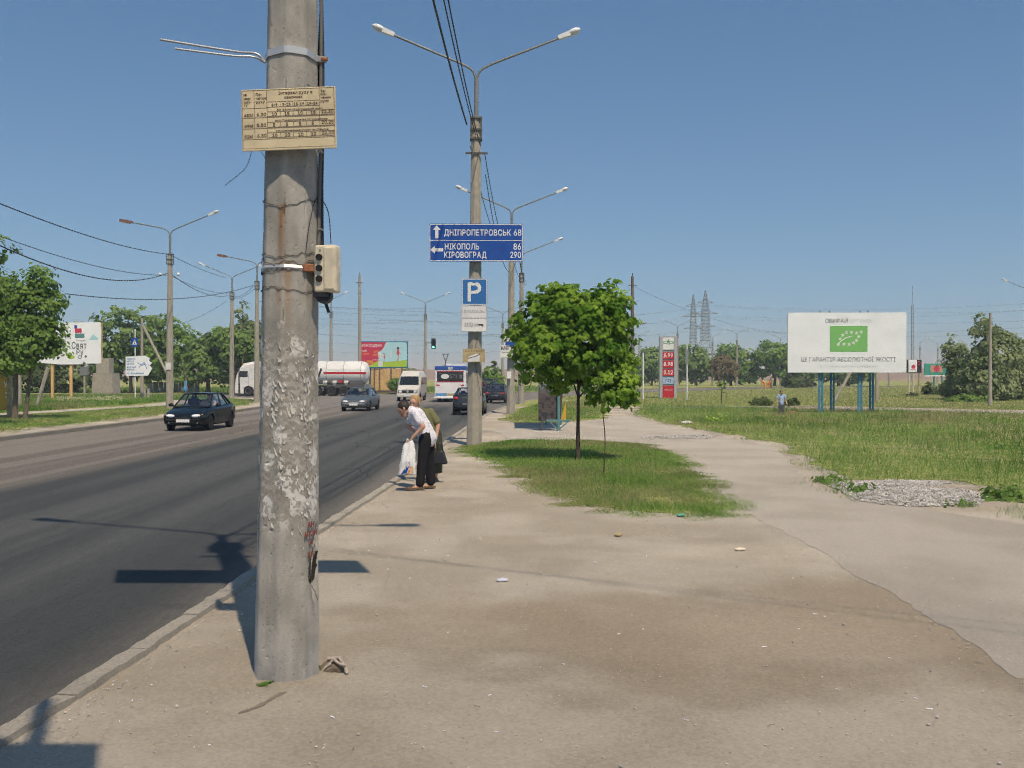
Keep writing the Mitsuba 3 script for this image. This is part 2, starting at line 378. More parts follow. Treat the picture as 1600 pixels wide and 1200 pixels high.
road = unary_union([main_road, cross]).buffer(1.5).buffer(-1.5)
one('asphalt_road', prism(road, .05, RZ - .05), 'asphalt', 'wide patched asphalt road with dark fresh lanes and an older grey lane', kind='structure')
big = sbox(-420, -60, 420, 420)
dif = big.difference(road)
lands = sorted(getattr(dif, 'geoms', [dif]), key=lambda g: -g.area)
def side(pt): return next(g for g in lands if g.contains(shapely.Point(pt)))
land_r, land_l, land_f = side((30, 20)), side((-60, 40)), side((0, 300))
near_r = land_r.intersection(sbox(-20, -60, 420, 64))
rest_r = land_r.difference(near_r)
one('pavement', prism(near_r, .4, -.4), 'dirt', 'bare dusty trodden pavement of earth and worn asphalt beside the road', kind='structure')
one('grass_ground', prism(rest_r, .4, -.4), 'soil', 'grassy ground beyond the footpath up to the side road', kind='structure')
one('verge_ground', prism(land_l, .4, -.4), 'soil', 'grassy ground along the left side of the road', kind='structure')
one('far_ground', prism(land_f, .4, -.4), 'soil', 'grassy ground behind the crossroads', kind='structure')
g = np.concatenate([np.linspace(-5000, -450, 40), np.linspace(-420, 420, 30), np.linspace(450, 5000, 40)])
gy = np.concatenate([[-300, -100], np.linspace(0, 440, 20), np.linspace(480, 5000, 60)])
xx, yy = np.meshgrid(g, gy)
zz = np.where(yy > 430, 0, 0) - .3 + 9.0 * np.clip((yy - 430) / 500, 0, 1) ** 1.3 * (.85 + .3 * fbn(np.stack([xx * .0012, yy * .001, xx * 0], -1), 3))
zz = np.where(yy > 1000, zz - (yy - 1000) * .003, zz)
n_, m_ = xx.shape
ii, jj = np.meshgrid(np.arange(n_ - 1), np.arange(m_ - 1), indexing='ij')
q = np.stack([ii * m_ + jj, ii * m_ + jj + 1, (ii + 1) * m_ + jj + 1, (ii + 1) * m_ + jj], -1).reshape(-1, 4)
terr = trimesh.Trimesh(np.stack([xx, yy, zz], -1).reshape(-1, 3), np.vstack([q[:, [0, 1, 2]], q[:, [0, 2, 3]]]), process=False)
one('terrain', terr, 'terrain', 'open country with brown ploughed slopes on the horizon', smooth=True, kind='structure')

# kerbs: stones laid end to end, chipped and sunken
def kerb(line, name, label, seg, d0, d1, w=.17, off=1):
    key = numbered(name)
    L = line.length
    s = line.project(shapely.Point(line.interpolate(0).x, 0)) if False else 0.0
    r = np.random.default_rng(5); pieces = []; rest = []
    while s < L - seg:
        a, b = line.interpolate(s), line.interpolate(s + seg - .012)
        dx, dy = b.x - a.x, b.y - a.y; l = math.hypot(dx, dy); nx, ny = dy / l, -dx / l
        k = 10
        t = np.linspace(0, 1, k)
        rings = []
        for u in t:
            e = .02 * (1 if 0 < u < 1 else .4)
            jx = off * (w + r.normal(0, .007)); z = .045 + r.normal(0, .004) - (.010 if u in (0, 1) else 0) - .04 * max(0, r.normal(-.9, .5))
            o = off * (-.012 + r.normal(0, .005))
            px, py = a.x + dx * u, a.y + dy * u
            P = lambda q, zz: (px + nx * q, py + ny * q, zz)
            rings.append([P(o, RZ - .04), P(o, z - .03), P(o + off * .03, z), P(jx - off * .03, z - .004), P(jx, -.06), P(jx, RZ - .04)])
        mid = line.interpolate(s + seg / 2)
        (pieces if d0 < mid.y < d1 else rest).append(loft(rings))
        s += seg
    if rest:
        scene[key + '__far_run'] = dict(plyd(cat(rest), 'kerb', 35)); tag(key + '__far_run', kind='stuff')
    for m in pieces: piece(key, 'kerb_stone', m, 'kerb', 35)
    tag(key, label, None, None, 'structure')
kerb(kr, 'kerb', 'chipped concrete kerb between the road and the dusty pavement', 1.0, 4, 40)
kerb(kl, 'kerb', 'low worn kerb along the far left side of the road', 1.5, 20, 50, .16, -1)

# irregular ground patches
def wobble(pts, amp=.25, step=.3, seed=0, sc=1.2):
    p = Polygon(pts).buffer(0).segmentize(step)
    c = np.array(p.exterior.coords)[:-1]
    v = np.stack([c[:, 0] * sc, c[:, 1] * sc, c[:, 0] * 0], -1)
    dx, dy = fbn(v, 4, seed) - .5, fbn(v + 31.7, 4, seed + 9) - .5
    return Polygon(c + 2 * amp * np.stack([dx, dy], -1)).buffer(0)
def px(*pts): return [G(a, b) for a, b in pts]
island = wobble(px((728, 703), (742, 696), (800, 689), (900, 689), (1000, 695), (1060, 713), (1088, 745), (1130, 780), (1160, 799), (1110, 808), (1000, 804), (900, 788), (830, 757), (765, 722)), .35, .15, 3)
field = wobble(px((985, 648), (1030, 661), (1130, 680), (1205, 692), (1238, 716), (1285, 737), (1300, 752), (1470, 752), (1500, 760), (1540, 783), (1610, 818)) + [(11.5, 10.6), (40, 14), (90, 30), (90, 52), (40, 53)] + px((1600, 647), (1400, 642), (1200, 638), (1000, 634)), .5, .2, 5)
tongue = wobble(px((1255, 751), (1300, 752), (1340, 768), (1352, 783), (1310, 775)), .12, .1, 6, 3)
kiosk_grass = wobble(px((772, 656), (798, 641), (835, 630), (900, 627), (958, 637), (955, 654), (880, 661), (800, 661)), .4, .2, 7)
field2 = wobble(px((905, 625), (990, 629), (1200, 633), (1400, 637), (1600, 641)) + [(120, 56), (200, 64), (200, 64.5)] + [(4.5, 64.5)], .3, .4, 8)
verge = wobble([(-17.4, 3), (-17.2, 30), (-17.0, 44), (-16.8, 58), (-17.4, 68), (-20, 81), (-26, 90.5), (-40, 95.5), (-90, 89), (-90, 74), (-33, 72), (-22.6, 52), (-22.3, 40), (-21.5, 30), (-21, 3)], .35, .3, 9)
verge2 = wobble([(-23.6, 3), (-24, 40), (-25, 53), (-35, 70), (-90, 71), (-140, 60), (-140, 3)], .4, .4, 10)
path = wobble(px((1168, 800), (1092, 742), (1064, 712), (1000, 694), (900, 688), (800, 688), (770, 672), (800, 664), (900, 660), (960, 652), (985, 650), (1030, 664), (1130, 683), (1200, 696), (1232, 718), (1255, 750), (1310, 778), (1420, 792), (1600, 820)) + [(11.6, 10.7), (11.6, 3.0), (5.6, 4.6)] + px((1600, 1062), (1385, 925)), .10, .12, 11, 3)
sheet = lambda nm, poly, mt, lab, z, kd='structure': one(nm, prism(poly.intersection(unary_union([land_r, land_l, land_f]).buffer(-.2)), .02, z - .02), mt, lab, kind=kd)
sheet('footpath', path.difference(island.buffer(-.1)), 'path', 'grey worn asphalt footpath curving past the grass island', .004)
dirt_strip = wobble([(-16.7, 3), (-16.45, 45), (-16.1, 58), (-16.5, 68), (-19.2, 82), (-25, 92.3), (-36, 97.3), (-60, 97), (-60, 95), (-36, 94.5), (-26.5, 89.5), (-21, 80), (-18.4, 68), (-18, 58), (-18.3, 44), (-18, 30), (-18, 3)], .3, .4, 12)
sheet('dirt_strip', dirt_strip, 'dirt', 'strip of bare dusty earth along the left kerb', .006)
left_path = wobble([(-20.6, 3), (-21.6, 40), (-22.4, 53), (-32, 73), (-60, 76), (-140, 74), (-140, 70), (-60, 72), (-36, 70), (-24.6, 52), (-24.2, 40), (-23, 3)], .25, .4, 13)
left_path = LineString([(-31, 3), (-29, 30), (-26.2, 50), (-23.9, 66), (-25.5, 78), (-34, 86), (-90, 84)]).buffer(1.0)
verge = verge.union(verge2).buffer(2).buffer(-2)
verge, verge2 = verge.union(verge2).difference(left_path).intersection(sbox(-26.4, 0, -10, 100)), verge.difference(left_path).intersection(sbox(-200, 0, -26.4, 100))
sheet('footpath', left_path, 'path', 'pale footpath behind the grass verge on the left', .010)
far_path = LineString([(-60, 118), (-30, 121), (-8, 122.5)]).buffer(1.6)
for nm, poly, z in (('grass_patch', island, .020), ('grass_patch', field.union(tongue), .022), ('grass_patch', kiosk_grass, .024), ('grass_patch', field2, .026)):
    lab = {.020: 'grass island around the young maple', .022: 'wide field of long grass under the white billboard', .024: 'thin grass strip behind the shelter', .026: 'mown dry grass beyond the pale path'}[z]
    sheet(nm, poly.buffer(-.25), 'soil', 'soil under the ' + lab, z - .0125)
# pale strip of side road dust seen past the field
sheet('footpath', LineString([(6, 60), (20, 64.2), (9, 63)]).buffer(.3), 'path', 'pale trodden line across the far grass', .03)

# grass blades
from scipy.spatial import cKDTree
def near_edge(c, bd):
    ln = bd.segmentize(.08); pts = shapely.get_coordinates(ln)
    return np.minimum(cKDTree(pts).query(c, distance_upper_bound=1.0)[0], 1.0)
def blades(poly, n, h, w, rg, mtl, key, label, lean=.5, clump=0.0, soft=.0):
    """n blades in poly, taller and thicker with distance so that they stay visible; h, w at 20 m."""
    x0, y0, x1, y1 = poly.bounds; out = []
    P = np.zeros((0, 2)); E = np.zeros(0); shapely.prepare(poly); bd = poly.boundary.simplify(.12); shapely.prepare(bd)
    while len(P) < n:
        c = rg.uniform([x0, y0], [x1, y1], (n * 2, 2))
        dens = fbn(np.stack([c[:, 0] * 1.3, c[:, 1] * 1.3, c[:, 0] * 0], -1), 3, 4)
        wgt = np.clip((18.0 / np.maximum(c[:, 1], 8)) ** 1.25, 0, 1) * np.clip((dens - clump) * 3, 0.04, 1)
        c = c[rg.random(len(c)) < wgt]
        c = c[shapely.contains_xy(poly, c[:, 0], c[:, 1])]
        if soft:
            e = near_edge(c, bd)
            k = rg.random(len(c)) < np.clip(e / .7 + 2.6 * (fbn(np.stack([c[:, 0] * 2.4, c[:, 1] * 2.4, c[:, 0] * 0], -1), 3, 12) - .52), .02, 1); c = c[k]; E = np.concatenate([E, e[k]])
        P = np.vstack([P, c])
    P = P[:n]; E = E[:n]
    s = np.clip(P[:, 1] / 20, .7, 4) ** .65
    a = rg.uniform(0, 2 * np.pi, n)
    tall = .55 + .9 * fbn(np.stack([P[:, 0] * .35, P[:, 1] * .35, P[:, 0] * 0], -1), 3, 8)
    edge = np.clip(E / .9, .12, 1) if soft else 1.0
    hh = h * (s ** .25) * tall * rg.uniform(.5, 1.25, n) * edge; ww = w * s * rg.uniform(.7, 1.3, n)
    ux, uy = np.cos(a), np.sin(a); b = rg.uniform(0, 2 * np.pi, n); ln = hh * lean * rg.uniform(.1, 1, n)
    z0 = .0
    v = np.empty((n, 3, 3))
    v[:, 0] = np.stack([P[:, 0] - ux * ww, P[:, 1] - uy * ww, np.full(n, z0)], -1)
    v[:, 1] = np.stack([P[:, 0] + ux * ww, P[:, 1] + uy * ww, np.full(n, z0)], -1)
    v[:, 2] = np.stack([P[:, 0] + np.cos(b) * ln, P[:, 1] + np.sin(b) * ln, z0 + hh], -1)
    one(key, trimesh.Trimesh(v.reshape(-1, 3), np.arange(n * 3).reshape(-1, 3), process=False), mtl, label, 'grass', kind='stuff')
rg = np.random.default_rng(11)
fray = lambda p, w: p.buffer(w)
blades(fray(island, .5), 130000, .10, .0042, rg, 'grass', 'grass', 'short sunlit grass on the island around the young maple', .8, .12, 1)
blades(fray(field.union(tongue), .45), 320000, .20, .0040, rg, 'grass_tall', 'grass', 'long uneven grass of the field under the white billboard', .85, .05, 1)
blades(fray(island, .1), 5000, .20, .006, rg, 'grass_tall', 'weeds', 'taller weed tufts on the island around the young maple', .6, .42, 1)
blades(field, 14000, .42, .007, rg, 'grass_tall', 'weeds', 'taller weed clumps scattered through the field under the white billboard', .55, .45, 1)
blades(kiosk_grass, 14000, .10, .009, rg, 'grass', 'grass', 'sparse grass behind the advertising shelter', .8, .1, 1)
blades(field2, 90000, .10, .006, rg, 'grass', 'grass', 'mown dry grass beyond the pale path', .7, .1)
blades(verge, 70000, .10, .009, rg, 'grass', 'grass', 'short grass on the verge along the left kerb', .8, .1, 1)
blades(verge2.intersection(sbox(-62, 28, -26.4, 100)), 120000, .30, .012, rg, 'grass_tall', 'grass', 'tall weedy grass behind the footpath on the left', .5, .0)
blades(Polygon([(-90, 116), (-8, 119), (3, 128), (20, 155), (20, 175), (-90, 150)]), 40000, .35, .012, rg, 'grass_tall', 'grass', 'grass and weeds behind the crossroads', .5, .05)
blades(rest_r.intersection(sbox(4, 64.5, 110, 190)).buffer(-.4), 110000, .14, .0065, rg, 'grass', 'grass', 'dry grass reaching up to the far side road', .6, .1)

# stones
def stones(poly, n, r0, r1, rg, key, label, heap=0.0):
    x0, y0, x1, y1 = poly.bounds; ms = []
    base = trimesh.creation.icosphere(0, 1.0)
    while len(ms) < n:
        c = rg.uniform([x0, y0], [x1, y1])
        if not shapely.contains_xy(poly, *c): continue
        r = rg.uniform(r0, r1) * rg.uniform(.6, 1); m = base.copy()
        m.vertices *= rg.uniform(.6, 1.2, (12, 1)) * np.array([1, rg.uniform(.6, 1), rg.uniform(.4, .8)]) * r
        m = rot(m, rg.uniform(0, 360)); m.apply_translation([c[0], c[1], .01 + r * .25 + heap * min(poly.boundary.distance(shapely.Point(c)) / .6, 1) * (.4 + .9 * float(fbn(np.array([[c[0] * 2, c[1] * 2, 0]]), 2)[0]))]); ms.append(m)
    one(key, cat(ms), 'stone', label, 'gravel', kind='stuff')
gravel = wobble(px((1290, 755), (1400, 751), (1475, 753), (1545, 778), (1525, 791), (1420, 793), (1335, 783)), .15, .1, 15, 2)
stones(gravel, 4800, .014, .036, rg, 'gravel', 'pile of pale crushed stone at the edge of the field', .035)
stones(wobble(px((1000, 683), (1080, 680), (1125, 681), (1110, 686), (1010, 687)), .1, .1, 16), 260, .02, .06, rg, 'gravel', 'thin scatter of pale rubble across the footpath')

# bare earth slope right of the gravel
bank = trimesh.creation.icosphere(3, 1.0); bank.vertices *= [.9, .35, .13]; bank.vertices[:, 2] += .06 * (fbn(bank.vertices * 5) - .5)
one('earth_bank', mv(bank, *G(1500, 764), -.06), 'dirt', 'low bank of bare earth behind the gravel', smooth=True, kind='structure')

# pale wild flowers in the tall grass on the left
fl_ = []
for i in range(420):
    a, b = rg.uniform(88, 192), rg.normal(629, 1.6); x, y = G(a, b); r = rg.uniform(.04, .075); z = rg.uniform(.22, .38)
    fl_.append(trimesh.Trimesh([[x - r, y - .02, z], [x + r, y, z + .01], [x, y - .03, z + r], [x, y + r, z + .02]], [[0, 1, 2], [0, 1, 3]], process=False))
one('wildflowers', cat(fl_), 'flower', 'pale yellowish wild flowers in the grass in front of the torn billboard', 'flowers', kind='stuff')
# ================================================================== TREES
def crown(blobs, n, size, rg, per=26, flat=.35, spread=.30, shell=.55, star=False):
    """Leaf clumps spread through ellipsoids (x, y, z, rx, ry, rz): leaves of four triangles each."""
    b = np.array(blobs, float); vol = b[:, 3] * b[:, 4] * b[:, 5]
    nc = max(6, n // per)
    k = rg.choice(len(b), nc, p=vol / vol.sum())
    d = rg.normal(size=(nc, 3)); d /= np.linalg.norm(d, axis=1, keepdims=True)
    rad = rg.random(nc) ** (1 / 3) * (1 - shell) + shell * rg.random(nc) ** .12
    rad *= .8 + .45 * fbn(d * 1.7 + k[:, None] * 7.3, 2, 3)
    cc = b[k, :3] + d * rad[:, None] * b[k, 3:6]
    cs = spread * rg.uniform(.6, 1.3, nc)
    i = np.repeat(np.arange(nc), per); N = len(i)
    o = rg.normal(size=(N, 3)); o /= np.linalg.norm(o, axis=1, keepdims=True); o *= (rg.random(N) ** .5)[:, None]
    o[:, 2] *= .65
    pos = cc[i] + o * cs[i][:, None]
    out = (cc - b[k, :3]) / b[k, 3:6]; out = out[i] + o * .8
    nrm = out * .8 + rg.normal(size=(N, 3)) * flat + np.array([0, -.1, .55])
    nrm /= np.linalg.norm(nrm, axis=1, keepdims=True)
    t = out * [1, 1, 0] + rg.normal(size=(N, 3)) * .6 + [0, 0, -.55]
    t -= nrm * (t * nrm).sum(1, keepdims=True); t /= np.linalg.norm(t, axis=1, keepdims=True) + 1e-9
    u = np.cross(nrm, t); s = size * rg.uniform(.6, 1.25, N)
    sh = np.array([[0, 0, 0], [.42, .30, -.04], [.30, .72, -.10], [0, 1, -.2], [-.30, .72, -.10], [-.42, .30, -.04]])
    F_ = [[0, 1, 2], [0, 2, 3], [0, 3, 4], [0, 4, 5]]
    if star:
        sh = np.array([[0, .38, .03], [0, 0, 0], [.30, -.02, -.06], [.30, .22, -.03], [.56, .42, -.14], [.28, .58, -.05], [0, 1, -.2], [-.28, .58, -.05], [-.56, .42, -.14], [-.30, .22, -.03], [-.30, -.02, -.06]]); F_ = [[0, i, i % 10 + 1] for i in range(1, 11)]
    v = pos[:, None] + s[:, None, None] * (sh[None, :, :1] * u[:, None] + sh[None, :, 1:2] * t[:, None] + sh[None, :, 2:] * nrm[:, None])
    f = np.array(F_)
    return trimesh.Trimesh(v.reshape(-1, 3), (f[None] + len(sh) * np.arange(N)[:, None, None]).reshape(-1, 3), process=False), cc
def limbs(base, top, r, targets, rg, n=7, taper=.35):
    base, top = np.array(base, float), np.array(top, float)
    w = rg.normal(0, r * .5, 3) * [1, 1, 0]
    ms = [tube(curve([base, base * .6 + top * .4 + w, top], 6), np.linspace(r, r * taper, 13) * (1 + .25 * np.exp(-np.arange(13) / 1.2)), 9)]
    pick = targets[rg.choice(len(targets), min(n, len(targets)), replace=False)] if len(targets) else []
    for c in pick:
        u = rg.uniform(.45, .95); s = base * (1 - u) + top * u
        mid = (s + c) / 2 + [0, 0, .08 * np.linalg.norm(c - s)] + rg.normal(0, .05, 3) * np.linalg.norm(c - s)
        ms.append(tube(curve([s, mid, c], 5), np.linspace(r * .38, r * .07, 11), 5))
    return cat(ms)
def tree(name, label, base, blobs, n, size, lm, rg, r=.12, bark='bark', trunks=1, nl=9, group=None, catg='tree', top=.55, **k):
    t = Th(name, label, catg, None, group)
    m, cc = crown(blobs, n, size, rg, **k)
    t.p('crown', m, lm, False, kind='stuff')
    zt = np.mean([b[2] for b in blobs]) * (1 - top) + max(b[2] + b[5] for b in blobs) * top
    c = np.mean([b[:3] for b in blobs], axis=0)
    for q in range(trunks):
        o = np.array([(.30 if q else -.12), rg.uniform(-.1, .1), 0]) * (trunks > 1)
        tp = [base[0] * .4 + c[0] * .6 + 2.2 * o[0], base[1] * .4 + c[1] * .6, zt * rg.uniform(.85, 1)]
        t.p('trunk', limbs(np.array([base[0], base[1], -.05]) + o, tp, r * (1 if q == 0 else .75), cc, rg, nl), bark, 60)
    return t
def blob(pxx, py, d, rx, rz, ry=None, dy=0.0):
    """Crown ellipsoid from its picture centre and half sizes in picture pixels, standing d metres away."""
    p = at(pxx, py, d + dy); s = d / F
    return (p[0], p[1], p[2], rx * s, (ry or rx) * s, rz * s)
rt = np.random.default_rng(21)
D = 22.7
bx, by = G(903, 722)
tree('maple_tree', 'young round maple with bright green leaves standing on the grass island', (bx, by),
     [blob(900, 525, D, 78, 78), blob(845, 505, D, 46, 52, dy=.3), blob(858, 552, D, 50, 44, dy=-.4), blob(952, 540, D, 40, 70, dy=.3), blob(955, 480, D, 28, 40), blob(895, 478, D, 56, 22),
      blob(822, 565, D, 26, 28), blob(950, 600, D, 44, 24, dy=-.3), blob(880, 598, D, 34, 14, dy=.4), blob(963, 450, D, 12, 20), blob(926, 452, D, 10, 12), blob(897, 447, D, 8, 10), blob(850, 452, D, 10, 10), blob(800, 520, D, 12, 12), blob(990, 520, D, 8, 12), blob(968, 612, D, 26, 26), blob(935, 622, D, 20, 16), blob(868, 458, D, 24, 16), blob(980, 505, D, 14, 40), blob(815, 490, D, 16, 14), blob(980, 570, D, 14, 30)],
     13500, .125, 'leaf_maple', rt, r=.055, bark='bark_dark', nl=18, top=.3, per=22, spread=.21, flat=.45, star=True)
sx, sy = G(943, 745)
t = Th('sapling', 'thin bare sapling with a few leaves, just right of the young maple', 'tree')
t.p('trunk', tube(curve([(sx, sy, 0), (sx + .03, sy, .7), (sx - .02, sy, 1.3), (sx - .10, sy, 1.9), (sx - .14, sy, 2.25)], 8), np.linspace(.014, .005, 33), 6), 'bark_dark', 60)
m, _ = crown([(sx + .06, sy, 1.42, .12, .12, .16), (sx - .05, sy, 1.15, .08, .08, .1)], 36, .10, rt, per=6, spread=.08)
t.p('crown', m, 'leaf_maple', kind='stuff')

dl = 45.0; lx, ly = G(27, 655)
tree('street_tree', 'large dense tree with two leaning trunks on the left verge', (lx, ly),
     [blob(48, 480, dl, 38, 50), blob(10, 495, dl, 44, 64), blob(74, 525, dl, 28, 34), blob(40, 535, dl, 44, 28), blob(-35, 500, dl, 50, 60), blob(60, 440, dl, 26, 24), blob(20, 560, dl, 40, 22), blob(85, 468, dl, 20, 18), blob(95, 545, dl, 18, 22)],
     13000, .19, 'leaf_left', rt, r=.13, trunks=2, nl=14, per=16, spread=.42)
tree('street_tree', 'tree mostly outside the picture whose branch tip shows at the left edge', (X(-95, 38), 38.0),
     [blob(-70, 430, 38, 62, 62), blob(-12, 392, 38, 30, 20), blob(-40, 450, 38, 50, 40), blob(2, 420, 38, 14, 9)], 4500, .19, 'leaf_left', rt, r=.2, nl=8, per=26, spread=.4)
far_left = [
    ('broad tree with lumpy crown right of the torn white billboard', 'leaf_far', 205, 116, [(200, 520, 46, 42), (178, 508, 32, 32), (225, 512, 34, 34), (205, 560, 60, 36), (165, 550, 34, 40)], .22),
    ('dark green tree behind the leaning pole strut', 'leaf_left', 262, 118, [(258, 530, 36, 40), (280, 545, 32, 38), (248, 560, 40, 36), (290, 575, 26, 26)], .24),
    ('bushy tree behind the torn white billboard', 'leaf_grey', 120, 120, [(125, 530, 34, 30), (95, 545, 34, 36), (140, 570, 40, 34), (70, 570, 34, 34)], .25),
    ('low tree between the trees and the white truck cab', 'leaf_far', 325, 114, [(325, 548, 26, 26), (345, 535, 24, 24), (312, 570, 24, 28), (345, 570, 28, 28)], .28),
    ('bright bushy tree right behind the white truck cab', 'leaf_left', 362, 110, [(352, 528, 20, 18), (372, 545, 22, 28), (396, 540, 20, 36), (385, 520, 18, 18)], .26),
    ('dark low tree at the left beyond the street tree', 'leaf_dark', 30, 116, [(40, 580, 40, 26), (0, 570, 40, 36), (95, 592, 30, 18)], .2)]
for i, (lab, lm, bxp, d, bl, r) in enumerate(far_left):
    tree('background_tree', lab, (X(bxp, d), d), [blob(a, b, d, c, e, dy=rt.uniform(-2, 2)) for a, b, c, e in bl], 5200, .42, lm, rt, r=r, nl=7, group='trees on the far left', per=20, spread=.75)
tree('background_tree', 'thin sparse poplar rising above the white truck cab', (X(378, 104), 104), [blob(378, 492, 104, 9, 24), (*blob(372, 515, 104, 12, 14),), blob(392, 508, 104, 7, 10)], 420, .34, 'leaf_grey', rt, r=.1, nl=6, group='trees on the far left', per=10, spread=.45, top=.9)
tree('street_tree', 'slim dark trunked tree just in front of the white truck cab', (X(374, 97), 97), [blob(374, 536, 97, 20, 20), blob(360, 550, 97, 14, 15), blob(390, 543, 97, 12, 15)], 2200, .30, 'leaf_far', rt, r=.10, bark='bark_dark', nl=6, per=18, spread=.5)
bush = lambda lab, pxx, py, d, w, h, lm, n=700, s=.25, nm='bush': tree(nm, lab, (X(pxx, d), d), [blob(pxx, py, d, w, h), blob(pxx - w * .5, py + h * .3, d, w * .6, h * .7), blob(pxx + w * .5, py + h * .25, d, w * .6, h * .7)], n, s, lm, rt, r=.04, nl=4, catg='bush', per=14, spread=.3)
bush('green bush in front of the yellow plank fence by the white van', 618, 599, 115, 10, 9, 'leaf_left', 900, .3)
bush('pale yellowish bush right of the yellow plank fence', 640, 587, 124, 14, 13, 'leaf_grey', 1000, .35)
bush('bushy green shrub behind the dark cars at the crossroads', 770, 590, 135, 17, 20, 'leaf_left', 1800, .38)
bush('pointed little conifer behind the dark cars', 772, 580, 137, 4, 18, 'leaf_dark', 400, .3)
bush('dark shrub in the far grass left of the walking man', 1190, 628, 66, 14, 6, 'leaf_dark', 700, .16)
bush('dark shrub in the far grass right of the walking man', 1237, 628, 66, 9, 6, 'leaf_dark', 500, .16)
bush('clump of weeds at the front corner of the gravel', 1300, 756, 18.2, 24, 7, 'leaf_left', 700, .07)
bush('leafy weed growing through the front of the gravel', 1338, 772, 16.6, 14, 7, 'leaf_left', 350, .07)
bush('weed tuft on the path edge below the gravel', 1504, 795, 14.9, 13, 4, 'leaf_left', 260, .06)
bush('bushy weeds at the right end of the gravel', 1585, 782, 15.8, 46, 12, 'leaf_left', 1300, .08)
bush('dark leafy burdock standing in the field near the right edge', 1565, 703, 26.5, 15, 10, 'leaf_left', 500, .10)
bush('yellow flowering weeds in the field left of the walking man', 1120, 658, 43, 16, 5, 'lime', 260, .10)
far_right = [
    ('round tree left of the fuel price sign', 'leaf_far', 1018, 205, [(1018, 568, 24, 26), (1002, 578, 16, 22), (1035, 575, 15, 22)], .25),
    ('wide tree right of the fuel price sign', 'leaf_far', 1088, 208, [(1078, 560, 24, 22), (1092, 572, 24, 24), (1064, 572, 16, 26)], .3),
    ('green tree in front of the right pylon foot', 'leaf_left', 1142, 206, [(1138, 555, 20, 20), (1155, 570, 26, 26), (1130, 575, 18, 24), (1172, 580, 16, 18)], .28),
    ('tall tree with broad crown left of the white billboard', 'leaf_left', 1210, 204, [(1205, 552, 24, 22), (1222, 565, 22, 26), (1190, 570, 18, 24), (1240, 575, 18, 20)], .3),
    ('shady tree behind the legs of the white billboard', 'leaf_far', 1310, 205, [(1260, 582, 18, 14), (1290, 575, 24, 20), (1325, 578, 26, 20), (1350, 582, 18, 14)], .3)]
for lab, lm, bxp, d, bl, r in far_right:
    tree('background_tree', lab, (X(bxp, d), d), [blob(a, b, d, c, e, dy=rt.uniform(-3, 3)) for a, b, c, e in bl], 3800, .62, lm, rt, r=r, nl=6, group='trees along the side road', per=18, spread=1.1)
tree('background_tree', 'purple brown leaved tree in front of the right pylon', (X(1132, 160), 160), [blob(1132, 572, 160, 19, 18), blob(1122, 580, 160, 12, 14), blob(1144, 580, 160, 10, 14)], 1700, .38, 'leaf_brown', rt, r=.14, nl=8, group='trees along the side road', per=14, spread=.7)
dr_ = 80.0
tree('willow_tree', 'tall feathery grey green tree behind the plain post on the right', (X(1545, dr_), dr_),
     [blob(1545, 530, dr_, 26, 36), blob(1535, 510, dr_, 16, 20), blob(1560, 560, dr_, 34, 44), blob(1530, 585, dr_, 36, 40), blob(1548, 600, dr_, 40, 30)], 6500, .26, 'leaf_grey', rt, r=.2, trunks=2, nl=12, per=18, spread=.5, flat=.6)
tree('willow_tree', 'grey green tree with ragged left edge beside the teal hoarding', (X(1500, 84), 84),
     [blob(1500, 570, 84, 22, 34), blob(1490, 545, 84, 15, 20), blob(1512, 595, 84, 28, 36), blob(1495, 605, 84, 22, 24), blob(1480, 565, 84, 8, 12)], 4800, .27, 'leaf_grey', rt, r=.16, trunks=2, nl=9, per=18, spread=.5, flat=.6)
tree('willow_tree', 'grey green tree cut by the right edge of the picture', (X(1595, 82), 82),
     [blob(1590, 560, 82, 22, 36), blob(1605, 590, 82, 34, 40), blob(1582, 600, 82, 20, 30)], 4500, .27, 'leaf_grey', rt, r=.16, nl=8, per=18, spread=.5, flat=.6)
bush('small dark conifer left of the teal hoarding legs', 1452, 607, 105, 9, 12, 'leaf_dark', 600, .28)
bush('dark shrubs below the teal hoarding', 1485, 610, 102, 18, 10, 'leaf_dark', 900, .28)
bush('low green bushes in front of the feathery trees', 1515, 624, 76, 34, 8, 'leaf_left', 1400, .2)
bush('dark low bush in front of the black poster board', 1425, 618, 96, 8, 5, 'leaf_dark', 300, .2)
bush('dark hedge at the end of the side road', 1245, 597, 175, 26, 8, 'leaf_dark', 900, .5)
# small staked sapling in the far grass
d = 70.0; x = X(1127, d)
t = Th('sapling', 'tiny staked sapling standing alone in the far dry grass', 'tree')
t.p('trunk', tube([(x, d, 0), (x + .02, d, .7), (x, d, 1.5)], [.04, .03, .015], 6), 'bark_dark', 60)
t.p('stake', tube([(x + .35, d, 0), (x + .35, d, .75), (x + .05, d, .85)], .03, 5), 'bark_dark')
m, _ = crown([(x, d, 1.3, .25, .25, .35)], 60, .16, rt, per=10, spread=.2); t.p('crown', m, 'leaf_left', kind='stuff')
